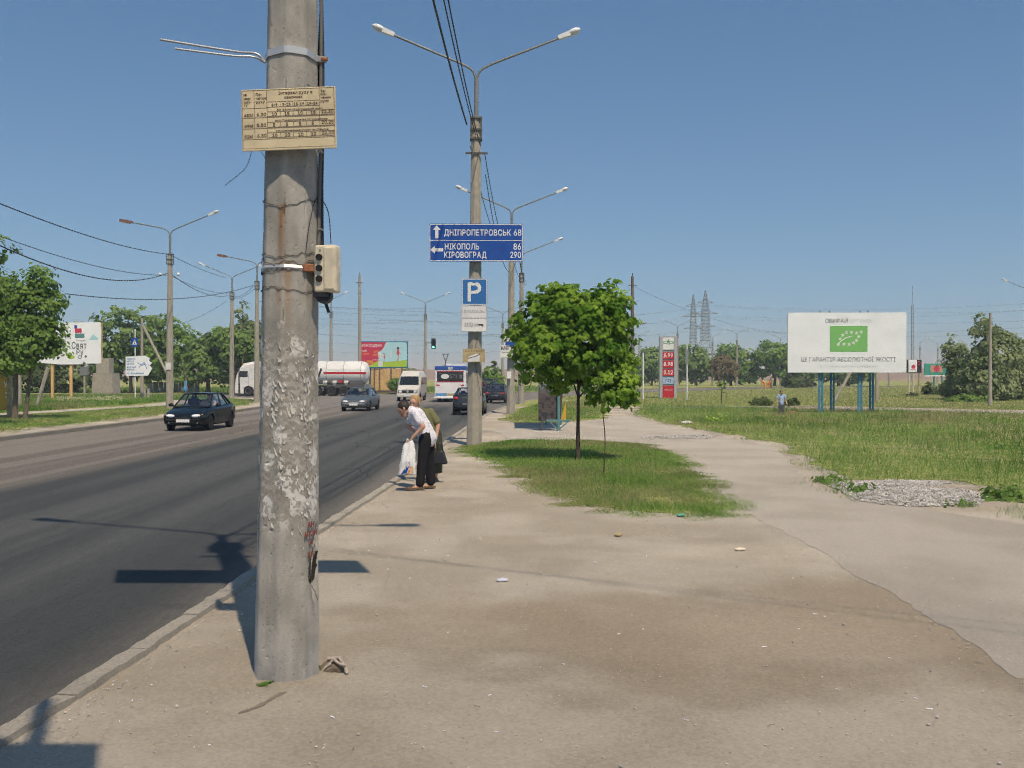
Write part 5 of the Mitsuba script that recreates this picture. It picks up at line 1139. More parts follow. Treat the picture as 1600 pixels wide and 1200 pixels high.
def person(lab, M, pose, cl, group=None):
    t = Th('person', lab, 'person', M, group)
    J = {k: np.array(v, float) for k, v in pose.items() if k not in ('face', 'up')}
    hb, eyes, mouth, (f, u, s) = headparts(J['head'], pose['face'], pose.get('up', (0, 0, 1)))
    B = [(J['neck'], .056, J['head'] - u * .05, .052), (J['chest'], .125, J['belly'], .12), (J['belly'], .125, J['hip'], .13), (J['chest'], .11, J['neck'], .06)]
    for q in 'LR':
        B += [(J['sh' + q], .058, J['chest'], .10), (J['sh' + q], .054, J['el' + q], .042), (J['el' + q], .042, J['ha' + q], .028), (J['hp' + q], .095, J['kn' + q], .06), (J['kn' + q], .06, J['an' + q], .04), (J['hp' + q], .10, J['hip'], .12)]
        B += hand(J['ha' + q], J['ha' + q] - J['el' + q] + np.array([0, 0, -.05]), np.array(cl.get('curl', (-1, 0, -.2)), float) + 1e-3, .7)
        toe = J['to' + q]; B += [(J['an' + q], .038, J['an' + q] + [0, 0, -.03], .036), (J['an' + q] + [0, 0, -.035], .034, toe, .026)]
    t.p('body', human(B + hb), 'skin', True); t.p('eyes', eyes, 'ink'); t.p('mouth', mouth, 'red')
    sl = cl.get('sleeve', .55); g = .022
    tb = [(J['chest'], .125 + g, J['belly'], .12 + g), (J['belly'], .125 + g, J['hip'] + (J['hip'] - J['belly']) * cl.get('hem', .1), .135 + g * 1.4), (J['chest'], .115 + g, J['neck'], .058 + g * .5)]
    for q in 'LR': tb += [(J['sh' + q], .062 + g * .8, J['chest'], .10 + g), (J['sh' + q], .060 + g * .7, J['sh' + q] * (1 - sl) + J['el' + q] * sl, .062 + g * .6)]
    t.p('shirt', folds(human(tb, .022, 4)), cl['shirt'], True)
    if 'skirt' in cl:
        z0, z1, r1 = cl['skirt']; c = J['hip']; k = 28
        rings = [[(c[0] * (1 - v) + r * (1 + .07 * math.sin(7 * a) * v) * math.cos(a), c[1] * (1 - v) + r * .9 * (1 + .07 * math.sin(7 * a) * v) * math.sin(a), z0 + (z1 - z0) * v) for a in np.arange(k) * 2 * np.pi / k] for v, r in ((0, .15), (.1, .175), (.4, .20), (1, r1))]
        t.p('skirt', loft(rings), cl['legs'], True)
    else:
        tb = []
        for q in 'LR':
            e = J['an' + q] * .93 + J['kn' + q] * .07
            tb += [(J['hp' + q], .118, J['kn' + q], .086), (J['kn' + q], .086, e, .078), (J['hp' + q], .118, J['hip'] + np.array([0, 0, .06]), .135)]
        t.p('trousers', folds(human(tb, .022, 3), .018), cl['legs'], True)
    hc = J['head'] + u * .045 - f * .025
    hs = sph(1, 0, 0, 0, 3, (.106, .106, .098)); cut = man(mv(hs, *hc)) - man(box(.5, .5, .5).apply_transform(trimesh.geometry.align_vectors([0, 0, 1], f)).apply_translation(J['head'] + f * (.25 + .068) - u * .19))
    hm = tri(cut); hm.vertices += .012 * (fbn(hm.vertices * 40, 3) - .4)[:, None] * np.array(u)
    t.p('cap' if cl.get('cap') else 'hair', hm, cl['hair'], 50)
    if cl.get('bob'): t.p('hair', human([(J['head'] - f * .05 + u * .05, .095, J['head'] - f * .045 - u * .07, .075), (J['head'] + s * .075 - f * .03 + u * .04, .042, J['head'] + s * .08 - f * .03 - u * .05, .03), (J['head'] - s * .075 - f * .03 + u * .04, .042, J['head'] - s * .08 - f * .03 - u * .05, .03)], .03, 3), cl['hair'], True)
    if cl.get('cap'): t.p('peak', sph(1, *(J['head'] + f * .12 + u * .06), 2, (.085, .085, .012)), cl.get('peak', cl['hair']), True)
    for q in 'LR':
        a, b = J['an' + q] + [0, 0, -.055], J['to' + q]; dd = (b - a); dd[2] = 0; dd /= np.linalg.norm(dd); nn = np.array([-dd[1], dd[0], 0])
        zf = min(a[2], b[2]) - .012
        so = Polygon([tuple((np.array([a[0], a[1], 0]) + dd * l + nn * w_)[:2]) for l, w_ in ((-.07, -.03), (.1, -.042), (.2, -.048), (.25, -.02), (.25, .02), (.2, .048), (.1, .042), (-.07, .03))]).buffer(.01)
        k = t.p('sandal' if cl.get('sandal') else 'shoe', prism(so, .03, zf - .012), 'sole' if cl.get('sandal') else 'black')
        if cl.get('sandal'): t.p('strap', cat([tube([a + dd * l + nn * .052 + [0, 0, -.0], a + dd * (l + .01) + [0, 0, .052 - l * .15], a + dd * l - nn * .052], .011, 5) for l in (.07, .13, .19)]), 'strap', parent=k)
        else: t.p('upper', hull(np.vstack([sph(.046, *(a + dd * 0.0 + [0, 0, .02]), 1).vertices, sph(.04, *(a + dd * .2 + [0, 0, .0]), 1).vertices])), 'black', True, parent=k)
    return t, J
dM = 17.05; Mm = T().translate([X(661, dM), dM, 0])
tm, J = person('man in a white patterned shirt and black trousers bending over a plastic bag', Mm, dict(
    hip=(.065, .0, .92), belly=(-.01, .0, 1.10), chest=(-.115, .0, 1.27), neck=(-.215, .0, 1.375), head=(-.325, -.01, 1.385), face=(-.82, -.10, -.58), up=(-.55, 0, .83),
    shL=(-.115, -.18, 1.31), elL=(.03, -.30, 1.10), haL=(-.15, -.28, .915), shR=(-.16, .18, 1.31), elR=(-.29, .24, 1.08), haR=(-.15, .06, 1.00),
    hpL=(.05, -.09, .88), knL=(-.005, -.10, .48), anL=(-.045, -.11, .10), toL=(-.23, -.15, .045), hpR=(.08, .09, .88), knR=(.10, .10, .48), anR=(.125, .12, .10), toR=(-.05, .10, .045)),
    dict(shirt='shirt', legs='blackcloth', hair='hair_dark', sandal=True, sleeve=.62, hem=.18))
# carrier bag: pleated sack hanging from the near hand
rgb_ = np.random.default_rng(41); k = 36; rings = []
for v in np.linspace(0, 1, 14):
    wv = np.interp(v, [0, .10, .3, .7, 1], [.055, .085, .105, .13, .142]); dv = np.interp(v, [0, .2, .6, 1], [.02, .045, .075, .045])
    a = np.arange(k) * 2 * np.pi / k
    rip = 1 + .10 * np.sin(5 * a + 2 * v) * (1 - v * .6) + .05 * np.sin(9 * a + 5 * v)
    rings.append(np.stack([-.215 - .035 * v + wv * np.cos(a) * rip, -.30 + dv * np.sin(a) * rip, .85 - .555 * v + .025 * np.cos(a) * (1 - v) + .012 * np.sin(3 * a) * v], -1))
bagm = loft(rings); bagm = bagm.subdivide(); bagm.vertices = bagm.vertices + bagm.vertex_normals * (.034 * (fbn(bagm.vertices * [16, 16, 9], 3) - .5))[:, None]
t = Th('carrier_bag', 'white plastic carrier bag with blue and orange print held by the bending man', 'bag', Mm)
t.p('sack', bagm, 'white', True)
hd = J['haL'] + np.array([-.04, -.01, -.07])
t.p('handle', cat([tube(curve([(-.25, -.31, .84), (-.235, -.31, .89), hd + [0, 0, .0], (-.17, -.30, .89), (-.165, -.30, .84)], 5), .009, 5)]), 'white', True)
def bagprint(pts): 
    m = face(Polygon(pts).segmentize(.02), .002); m.vertices[:, 1] += 0
    from_y = np.full(len(m.vertices), -.60)
    loc, ri, _ = bagm.ray.intersects_location(np.stack([m.vertices[:, 0], from_y, m.vertices[:, 2]], 1), np.tile([0, 1.0, 0], (len(m.vertices), 1)), multiple_hits=False)
    y = np.full(len(m.vertices), -.345); y[ri] = loc[:, 1]
    m.vertices[:, 1] = y - .004 + m.vertices[:, 1] * .0
    return m
try:
    t.p('print', bagprint([(-.34, .30), (-.20, .52), (-.19, .46), (-.255, .30)]), 'sign_blue', label='blue printed stripe'); t.p('print', bagprint([(-.24, .30), (-.185, .44), (-.165, .42), (-.20, .30)]), 'orange', label='orange printed stripe'); t.p('print', bagprint([(-.175, .32), (-.16, .43), (-.135, .43), (-.135, .32)]), 'strap', label='tan printed block')
except Exception as ex: print('bag print', ex)
dW = 18.3; Mw = T().translate([X(675, dW), dW, 0])
tw, Jw = person('blond woman in an olive T shirt standing behind the bending man', Mw, dict(
    hip=(.0, 0, .90), belly=(-.05, -.02, 1.06), chest=(-.14, -.06, 1.22), neck=(-.235, -.12, 1.345), head=(-.30, -.18, 1.465), face=(-.42, -.85, -.16), up=(-.1, -.16, .97),
    shL=(-.03, -.05, 1.29), elL=(.12, -.10, 1.07), haL=(.085, -.20, .80), shR=(-.33, -.08, 1.28), elR=(-.37, -.16, 1.03), haR=(-.22, -.30, .92),
    hpL=(.08, 0, .86), knL=(.07, -.02, .46), anL=(.06, 0, .09), toL=(.02, -.18, .04), hpR=(-.08, 0, .86), knR=(-.07, -.02, .46), anR=(-.06, 0, .09), toR=(-.10, -.18, .04)),
    dict(shirt='olive', legs='skirt', hair='hair_blond', skirt=(.98, .17, .18), sleeve=.8, curl=(0, -.3, -1)))
t = Th('handbag', 'black leather handbag hanging from the hand of the woman', 'bag', Mw)
hb_ = Jw['haL'] + np.array([.07, -.03, -.10]); c = hb_ + [.015, 0, -.22]
t.p('pouch', hull(np.vstack([sph(.03, c[0] + a, c[1] + b, c[2] + z, 1).vertices for a, b, z in ((-.10, -.04, -.10), (.10, -.04, -.10), (-.10, .04, -.10), (.10, .04, -.10), (-.05, 0, .08), (.05, 0, .08))])), 'handbag', True)
t.p('handle', cat([tube(curve([c + [-.06, o, .09], hb_ + [-.02, o, .01], hb_ + [.02, o, .01], c + [.06, o, .09]], 6), .009, 5) for o in (-.03, .03)]), 'handbag', True)
STAND = dict(hip=(0, 0, .93), belly=(0, .0, 1.10), chest=(0, .01, 1.28), neck=(0, 0, 1.47), head=(0, -.02, 1.60), face=(0, -1, -.25), shL=(.19, 0, 1.42), elL=(.25, .02, 1.14), haL=(.24, -.06, .90), shR=(-.19, 0, 1.42), elR=(-.25, .02, 1.14), haR=(-.25, -.06, .90),
             hpL=(.09, 0, .90), knL=(.10, -.03, .49), anL=(.10, .03, .09), toL=(.12, -.14, .04), hpR=(-.09, 0, .90), knR=(-.10, -.06, .49), anR=(-.11, -.02, .09), toR=(-.13, -.18, .04))
dB = 50.5
person('man in a light blue shirt and cap walking through the grass with a trimmer', place(X(1221, dB), dB, -.16, 0, .80), {**STAND, 'haL': (.30, -.14, .94), 'elL': (.28, .06, 1.15), 'elR': (-.30, -.02, 1.15)}, dict(shirt='blue_shirt', legs='trouser', hair='hair_dark', cap=True, peak='yellow', sleeve=.6, curl=(0, -1, 0)))
t = Th('grass_trimmer', 'long handled grass trimmer held by the man in the light blue shirt', 'tool', place(X(1221, dB), dB, -.16, 0, .80))
t.p('shaft', tube([(.10, .10, 1.05), (.32, -.18, .88), (.62, -.5, .40)], .02, 6), 'black'); t.p('engine', box(.2, .2, .18, .08, .12, 1.06, .04), 'orange'); t.p('guard', sph(1, .64, -.52, .38, 1, (.16, .14, .05)), 'orange')
dC = 99.0
person('person in a bright blue dress walking on the left beyond the dark green car', T().translate([X(290, dC), dC, 0]).rotate([0, 0, 1], 120), STAND, dict(shirt='blue_dress', legs='blue_dress', hair='lamp_brown', skirt=(1.0, .50, .26), sleeve=.4, bob=True))
dO = 166.0
bent = {**STAND, 'belly': (-.10, 0, 1.08), 'chest': (-.26, 0, 1.2), 'neck': (-.4, 0, 1.3), 'head': (-.52, 0, 1.33), 'face': (-.8, 0, -.6), 'up': (-.5, 0, .8), 'shL': (-.28, .17, 1.24), 'shR': (-.28, -.17, 1.24), 'elL': (-.34, .2, .96), 'elR': (-.34, -.2, .96), 'haL': (-.45, .15, .72), 'haR': (-.45, -.15, .72)}
for i, (pxx, pose, sh, lab) in enumerate(((1194, bent, 'vest', 'road worker in an orange vest bending over, left of two close together far away'), (1203, {**bent}, 'vest', 'road worker in an orange vest bending over, right of two close together far away'), (1209, STAND, 'trouser', 'road worker in grey standing beside the two in orange vests'))):
    person(lab, T().translate([X(pxx, dO), dO + i, -.12]).rotate([0, 0, 1], 0 if i == 0 else 180), pose, dict(shirt=sh, legs='trouser' if i == 2 else 'vest', hair='hair_dark'))
# ================================================================== BILLBOARDS, STANDS, SMALL THINGS
dB1 = 52.5
t = Th('billboard', 'large white advertising billboard on four blue legs with a green leaf emblem', 'billboard', T().translate([X(1322.5, dB1), dB1, 0]).rotate([0, 0, 1], -3))
bw, z0, z1 = 6.16, Z(582, dB1), Z(488.5, dB1); bh = z1 - z0; zc = (z0 + z1) / 2
t.p('panel', box(bw, .10, bh, 0, 0, zc, .01), 'steel')
ps = np.linspace(-bw / 2, bw / 2, 41); pz = np.linspace(z0, z1, 21); gx, gz = np.meshgrid(ps, pz)
gy_ = -.062 - .02 * fbn(np.stack([gx * .5, gz * .5, gx * 0], -1), 3); ii, jj = np.meshgrid(np.arange(20), np.arange(40), indexing='ij')
qq = np.stack([ii * 41 + jj, ii * 41 + jj + 1, (ii + 1) * 41 + jj + 1, (ii + 1) * 41 + jj], -1).reshape(-1, 4)
edge = gz.copy(); edge[-1] += .03 * (fbn(np.stack([ps * 1.3, ps * 0, ps * 0], -1), 3) - .5); edge[0] += .02 * (fbn(np.stack([ps * 1.7, ps * 0 + 5, ps * 0], -1), 3) - .5)
t.p('poster', trimesh.Trimesh(np.stack([gx, gy_, edge], -1).reshape(-1, 3), np.vstack([qq[:, [0, 1, 2]], qq[:, [0, 2, 3]]]), process=False), 'paper', True, label='slightly rippled white printed sheet')
yq = -.085
def bx_(pxx): return (pxx - 1322.5) / F * dB1
def bz_(pyy): return Z(pyy, dB1)
t.p('lettering', text('ОБИРАЙ', bx_(1289), bz_(504.5), .21, bx_(1324) - bx_(1289), y=yq, bold=False), 'grey_ink'); t.p('lettering', text('ОРГАНІК', bx_(1327), bz_(504.5), .19, bx_(1361) - bx_(1327), y=yq), 'pale_ink', label='pale green grey word after the first')
t.p('lettering', text('ЦЕ ГАРАНТІЯ АБСОЛЮТНОЇ ЯКОСТІ', bx_(1252), bz_(565), .23, bx_(1397) - bx_(1252), y=yq, bold=False), 'grey_ink'); t.p('lettering', text('ЄС ТА УКРАЇНА ЗА ОРГАНІЧНЕ ВИРОБНИЦТВО', bx_(1281), bz_(574), .09, bx_(1370) - bx_(1281), y=yq, bold=False), 'light_ink', label='tiny faded bottom line')
em = t.p('emblem', rect(bx_(1296.5), bx_(1354), bz_(549.5), bz_(509.5), .01, yq + .004), 'organic', label='green emblem with twelve white stars forming a leaf')
def star(x, z, r): return Polygon([(x + r * (1 if i % 2 == 0 else .42) * math.sin(i * math.pi / 5), z + r * (1 if i % 2 == 0 else .42) * math.cos(i * math.pi / 5)) for i in range(10)])
sp = [(1344, 519), (1337, 520.5), (1329, 519.3), (1321.5, 519.5), (1316, 523.5), (1312, 529.5), (1340.5, 526), (1337, 532), (1332.5, 536), (1325.5, 538.3), (1318, 538), (1309, 538.5)]
t.p('star', face(unary_union([star(bx_(a), bz_(b), .115) for a, b in sp]), .006, yq - .008), 'white', parent=em)
t.p('vein', stroke([(bx_(1307.5), bz_(539)), (bx_(1313), bz_(533)), (bx_(1321), bz_(528)), (bx_(1330), bz_(525.5))], .045, .006, yq - .008), 'white', parent=em)
for i, (pxx, y) in enumerate(((1285.5, -.1), (1301.5, 1.0), (1346, -.0), (1362, 1.0))):
    dd = dB1 + y; xx = (pxx - 1322.5) / F * dd + (X(1322.5, dd) - X(1322.5, dB1))
    k = t.p('leg', cat([box(.10, .06, z0 + .9, xx + a * .075, y + .30, (z0 + .9) / 2 - .3, .008) for a in (-1, 1)]), 'leg_blue'); t.p('rungs', cat([box(.1, .03, .04, xx, y + .30, z) for z in np.arange(.2, z0, .32)]), 'leg_blue', parent=k)
t.p('back_frame', cat([box(bw - .2, .08, .08, 0, .12, z) for z in (z0 + .3, zc, z1 - .3)] + [box(.08, .9, .08, x, .5, zc - .5) for x in (-1.3, .5)]), 'steel')
t.p('top_hook', cat([box(.05, .05, .10, x, 0, z1 + .04) for x in (-1.4, -.9, .7, 1.1)]), 'darksteel')
# red billboard
dR = 119.0
t = Th('billboard', 'red and sky blue advertising billboard behind the tanker truck', 'billboard', T().translate([X(599, dR), dR, 0]).rotate([0, 0, 1], 4))
bw, z0, z1 = 5.85, Z(575, dR), Z(533, dR); zc = (z0 + z1) / 2
t.p('panel', box(bw, .5, z1 - z0, 0, .26, zc, .02), 'leg_blue'); w2 = bw / 2 - .1; a0, a1 = z0 + .12, z1 - .12
full = sbox(-w2, a0, w2, a1); lime = Polygon([(-w2, a0), (w2, a0), (w2, a0 + .85), (.4, a0 + .6), (-.6, a0 + .75), (-1.6, a0 + .2), (-w2, a0)]); red = Polygon([(-w2, a0 - 1), (-w2, a1), (.35, a1), (-.1, a1 - .9), (-.7, a1 - 1.3), (-.5, a0 + .7), (-1.7, a0 + .18)]).intersection(full)
red = red.difference(lime); sky_ = full.difference(red).difference(lime)
t.p('poster', face(red, .01), 'crimson', label='crimson left half'); t.p('poster', face(sky_, .01), 'skyprint', label='pale blue right half'); t.p('poster', face(lime.intersection(full), .01), 'lime', label='lime green meadow')
[t.p('lettering', m_, 'white') for m_ in ([text('ВАРІАН СКІДЩЕННЯ', -w2 + .1, a1 - .55, .30, 2.55, y=-.012, t=.01), text('тобі', -w2 + .1, a1 - 1.15, .24, .8, y=-.012, t=.01), text('смачно разом', -1.3, a0 + .82, .14, .85, y=-.012, t=.01)])]
[t.p('lettering', m_, 'amber', label='small orange word') for m_ in ([text('50 хвилин', -w2 + .1, a1 - 1.5, .17, 1.0, y=-.012, t=.01), text('100 000', -1.15, a1 - 1.25, .24, .6, y=-.012, t=.01), text('гривень', -1.3, a1 - 1.6, .2, .85, y=-.012, t=.01)])]
bd = lambda x, z, s: [(stroke([(x, z + .9 * s), (x + .02, z + .55 * s)], .22 * s, .008, -.012), 'crimson'), (stroke([(x + .02, z + .5 * s), (x + .05 * s, z + .15 * s), (x - .12 * s, z - .1 * s)], .09 * s, .008, -.012), 'skin'), (face(shapely.Point(x, z + 1.13 * s).buffer(.12 * s), .008, -.012), 'hair_dark'), (stroke([(x - .2 * s, z + .6 * s), (x, z + .85 * s), (x + .25 * s, z + .6 * s)], .06 * s, .008, -.012), 'skin')]
for m, c in bd(1.75, a0 + .85, 1.25) + bd(.1, a0 + .7, .8): t.p('figure', m, c)
t.p('figure', cat([stroke([(.95, a0 + 1.9), (.9, a0 + 1.2)], .22, .008, -.012), face(sbox(-.55, a0 + .1, -.1, a0 + .65).buffer(.05), .008, -.012)]), 'pale_ink', label='pale blurred shapes')
t.p('figure', stroke([(-.5, a0 + 1.6), (-.2, a0 + 1.2), (.1, a0 + 1.5)], .3, .008, -.012), 'white'); t.p('badge', face(sbox(-1.95, a0 + .45, -1.25, a0 + .75).buffer(.06), .008, -.012), 'orange')
t.p('leg', cat([box(.25, .25, z0 + .6, x, .3, z0 / 2 - .2) for x in (-1.6, 1.2)]), 'darksteel'); t.p('lamp_bracket', cat([box(.05, .6, .05, x, -.1, z1 + .1) for x in (-.1, 1.4)]), 'darksteel')
# plank fence
t = Th('plank_fence', 'yellow orange plank fence under the red billboard', 'fence', T().translate([0, 119.15, -.3])); rf = np.random.default_rng(3)
xs = np.arange(X(578, 119), X(629, 119), .17)
for x in xs: t.p('plank', box(.15, .04, 3.2 + rf.uniform(-.12, .1), x, rf.uniform(-.02, .02), 1.6 + rf.uniform(-.03, .05)), 'plank')
t.p('post', cat([box(.16, .12, 3.4, x, -.08, 1.7) for x in (X(585, 119), X(593, 119), X(611, 119), X(628, 119))]), 'bark')
one('rubble_mound', mv(scl(trimesh.creation.icosphere(3), 3.0, .8, .4), X(598, 118), 117.6, -.1), 'hair_dark', 'low dark heap in front of the plank fence', 'heap', smooth=True)
t = Th('parked_truck', 'teal grey parked vehicle partly hidden behind the minibus', 'truck', T().translate([X(622, 123), 121.3, 0])); t.p('body', box(2.4, 1.2, 1.0, 0, 0, 1.1, .15), 'teal'); t.p('cab', box(1.0, 1.2, .7, .5, 0, 1.9, .15), 'teal'); t.p('window', box(.7, .02, .4, .5, -.61, 1.95), 'darkglass'); t.p('wheel', cyl(.4, .2, -.7, -.6, .4, 'y'), 'rubber'); t.p('wheel', cyl(.4, .2, .7, -.6, .4, 'y'), 'rubber')
# traffic light
d = 115.5; x = X(677.5, d)
t = Th('traffic_light', 'black traffic light showing green on the lamp post behind the minibus', 'traffic light', T().translate([x, d, Z(537, d)]))
t.p('case', box(.52, .3, 1.24, 0, 0, 0, .05), 'black'); t.p('bracket', tube([(0, .1, .1), (X(664, d) - x, .3, .1)], .04, 5), 'darksteel')
for z, m in ((.37, 'rubber'), (0, 'rubber'), (-.37, None)):
    k = t.p('lens', sph(1, 0, -.15, z, 2, (.15, .03, .15)), m or 'green_lit', True, label=None if m else 'lit green lens'); t.p('visor', mv(loft([[(r * math.cos(a), y, r * math.sin(a)) for a in np.linspace(-.3, math.pi + .3, 12)] + [(r * .9 * math.cos(a), y, r * .9 * math.sin(a)) for a in np.linspace(math.pi + .3, -.3, 12)] for y, r in ((-.12, .18), (-.36, .175))]), 0, 0, z), 'black', parent=k)
kk = t.key + '__lens_002'; scene[kk].pop('bsdf'); scene[kk]['bsdf'] = {'type': 'diffuse', 'reflectance': rgb((.05, .3, .15))}; scene[kk]['emitter'] = {'type': 'area', 'radiance': rgb((.3, 4.0, 1.3))}
# signs on the third post
d = 51.0
t = Th('small_sign', 'narrow white sign with a blue foot, above the shop sign on the third lamp post', 'sign', sign_M(797, 528, d)); t.p('panel', box(.62, .03, .86, 0, 0, 0, .005), 'white'); t.p('picture', face(Polygon([(-.08, .12), (.06, .16), (.18, .05), (.02, .0)]), .005, -.016), 'ink_brown'); t.p('foot', rect(-.24, .3, -.40, -.18, .005, -.016), 'sign_blue')
t = Th('shop_sign', 'white sign with the letters МЕТ and a black arrow pointing left, on the third lamp post', 'sign', sign_M(797, 550, d)); t.p('panel', cat([box(.90, .04, .45, -.05, 0, .13, .005), box(1.02, .04, .2, 0, -.02, -.19, .005)]), 'white'); t.p('lettering', text('МЕТР', -.46, .10, .19, .82, y=-.021), 'ink'); t.p('arrow', cat([stroke([(-.36, -.04), (.3, -.04)], .035, .005, -.021), face(Polygon([(-.43, -.04), (-.34, .0), (-.34, -.08)]), .005, -.021)]), 'ink'); t.p('small_print', rect(-.1, .1, -.21, -.17, .004, -.041), 'grey_ink')
one('small_sign', box(.22, .02, .36, X(795.5, 51.1), 51.1, Z(586, 51.1), .003), 'white', 'small white notice stuck on the third lamp post below the shop sign', 'sign')
# shelter with posters behind the maple
dK = 35.6
t = Th('shelter', 'teal framed advertising shelter with a dark city photo, behind the maple trunk', 'shelter', T().translate([X(866, dK), dK, 0]))
s_ = dK / F
xl, xr = (841 - 866) * s_, (880 - 866) * s_
zb_, zt_ = Z(658, dK), 2.15
def f_city(p, n, uv):
    v = (p.z - .4) / 1.7
    b = smoothstep(.45, .8, noise(p.x * 9, 0.0, p.z * 7)) * smoothstep(.75, .4, v)
    c = mix(C(.085, .07, .065), C(.30, .33, .38), smoothstep(.45, .95, v))
    return mix(c, C(.03, .03, .035), b) * (.6 + .8 * noise(p.x * 22, p.y * 22, p.z * 30))
mat('cityprint', f_city, .5)
t.p('poster_panel', hull([(xl, a, z) for a in (-.02, .02) for z in (zb_, zt_)] + [(xr + .05, a, zt_) for a in (-.02, .02)] + [(xr - .10, a, zb_) for a in (-.02, .02)]), 'cityprint', label='dark poster with a printed city view')
t.p('side_board', hull([(xr + .10, a, 1.05) for a in (.022, .05)] + [(xr - .10, a, zb_) for a in (.022, .05)] + [(xr + .11, a, zb_ + .02) for a in (.022, .05)]), 'yellow', label='yellow wedge at the right edge of the poster')
t.p('post', cyl(.05, 2.75, (872.5 - 866) * s_, -.12, 1.375, n=12), 'teal'); t.p('crossbar', box(.86, .06, .07, (872 - 866) * s_, -.12, Z(657, dK), .01), 'teal')
for a in (-1, 1): t.p('brace', tube([((872.5 - 866) * s_ + a * .36, -.12, Z(657.5, dK)), ((872.5 - 866) * s_ + a * .04, -.12, .06)], .025, 6), 'teal')
t.p('post', cyl(.035, .5, (846.5 - 866) * s_, -.05, .25, n=8), 'darksteel')
t.p('post', cyl(.04, 2.75, -.15, 4.2, 1.375, n=10), 'teal'); t.p('post', cyl(.04, 2.75, .45, 4.2, 1.375, n=10), 'teal')
rfm = box(1.75, 4.7, .06, .10, 2.15, 2.78)
t.p('roof', cat([rfm] + [hull([(-.05 + i * .13, -.2, 2.80), (.03 + i * .13, -.2, 2.80), (-.01 + i * .13, -.36, 2.78), (-.01 + i * .13, -.22, 2.76)]) for i in range(8)]), 'teal', label='flat canopy with a toothed edge')
# fuel price sign
dS = 88.0
t = Th('price_sign', 'tall grey fuel price sign with red price panels', 'sign', T().translate([X(1043.5, dS), dS, 0])); s_ = dS / F; w = 13.5 * s_
zt_ = Z(525, dS)
for a in (-1, 1): t.p('side_column', box(.26, .55, zt_, a * (w - .13), 0, zt_ / 2, .03), 'galv')
t.p('back', box(2 * w - .3, .4, zt_ - .1, 0, .06, zt_ / 2), 'steel')
zz = lambda p: Z(p, dS)
def pan(a, b, m, nm, lab=None): return t.p(nm, box(2 * w - .56, .08, zz(a) - zz(b), 0, -.19, (zz(a) + zz(b)) / 2, .01), m, label=lab)
k = pan(527.5, 546.5, 'white', 'logo_panel'); t.p('emblem', cat([face(shapely.affinity.rotate(shapely.affinity.scale(shapely.Point(a, zz(535)).buffer(1), .24, .12).difference(shapely.affinity.scale(shapely.Point(a, zz(535)).buffer(1), .17, .07)), q), .01, -.232) for a, q in ((-.22, 15), (.24, -8))] + [stroke([(-.12, zz(538.5)), (.02, zz(531)), ], .06, .01, -.232), stroke([(.10, zz(538.5)), (-.02, zz(531.5))], .06, .01, -.232)]), 'green', parent=k)
t.p('lettering', text('ПАРАЛЛЕЛЬ', 0, zz(543.5), .10, .8, 'c', -.232), 'pale_ink', parent=k)
for (a, b, s1, pr) in ((550.5, 561, 'ДП', '9.99'), (563.5, 574.5, '95', '9.98'), (576.5, 587.5, '92', '9.12')):
    k = pan(a, b, 'red', 'price_panel'); t.p('digits', text(pr, w - .36, zz(b - 2.8), .34, .80, 'r', -.232), 'white', parent=k); t.p('fuel_mark', text(s1, -w + .35, zz(b - 2.8), .18, .24, 'l', -.232), 'orange' if pr == '9.12' else 'white', parent=k)
k = pan(590, 600, 'blue_shirt', 'price_panel', 'pale blue gas price panel'); t.p('digits', text('ГАЗ', 0, zz(597.5), .3, .5, 'c', -.232), 'trouser', parent=k)
k = pan(603, 623, 'red', 'base_panel', 'plain bright red bottom panel'); t.p('line', rect(-w + .4, w - .4, zz(609.5), zz(609), .01, -.232), 'pale_ink', parent=k)
# torn billboard on the left
dT2 = 80.0
t = Th('billboard', 'torn white billboard on wooden posts behind the large left tree', 'billboard', T().translate([X(100, dT2), dT2, 0]).rotate([0, 0, 1], 8))
q = lambda a, b: ((a - 100) / F * dT2, Z(b, dT2))
t.p('sheet', face(Polygon([q(38, 506), q(100, 504), q(155, 503), q(156, 520), q(155.5, 545), q(156, 567), q(152, 568), q(133, 568), q(130, 564), q(128, 569), q(95, 569.5), q(76, 568), q(60, 566), q(55, 569), q(40, 568)]), .03, -.05), 'paper', label='torn white printed sheet'); t.p('frame', cat([box(6.0, .08, .09, 0, .0, z) for z in (Z(505, dT2), Z(536, dT2), Z(566, dT2))] + [box(.09, .08, 3.3, 2.93, 0, (Z(505, dT2) + Z(567, dT2)) / 2)]), 'board')
for a in (82.3, 110): t.p('post', box(.2, .2, Z(566, dT2) + .3, q(a, 0)[0], .12, Z(566, dT2) / 2 - .15), 'plank')
[t.p('lettering', m_, 'grey_ink') for m_ in ([text('Свят', *q(112, 545), .55, 1.15, y=-.082, t=.01), text('Ру', *q(119, 554), .45, .55, y=-.082, t=.01), text('РУССКИЙ', *q(119, 533), .1, .7, y=-.082, t=.01)])]; t.p('badge', rect(*(q(117, 0)[0], q(127, 0)[0]), q(0, 520)[1], q(0, 513)[1], .01, -.082), 'crimson'); t.p('badge', rect(*(q(117, 0)[0], q(131, 0)[0]), q(0, 528)[1], q(0, 521)[1], .01, -.082), 'teal'); t.p('badge', rect(*(q(116, 0)[0], q(120, 0)[0]), q(0, 513)[1], q(0, 508)[1], .01, -.082), 'sign_blue')
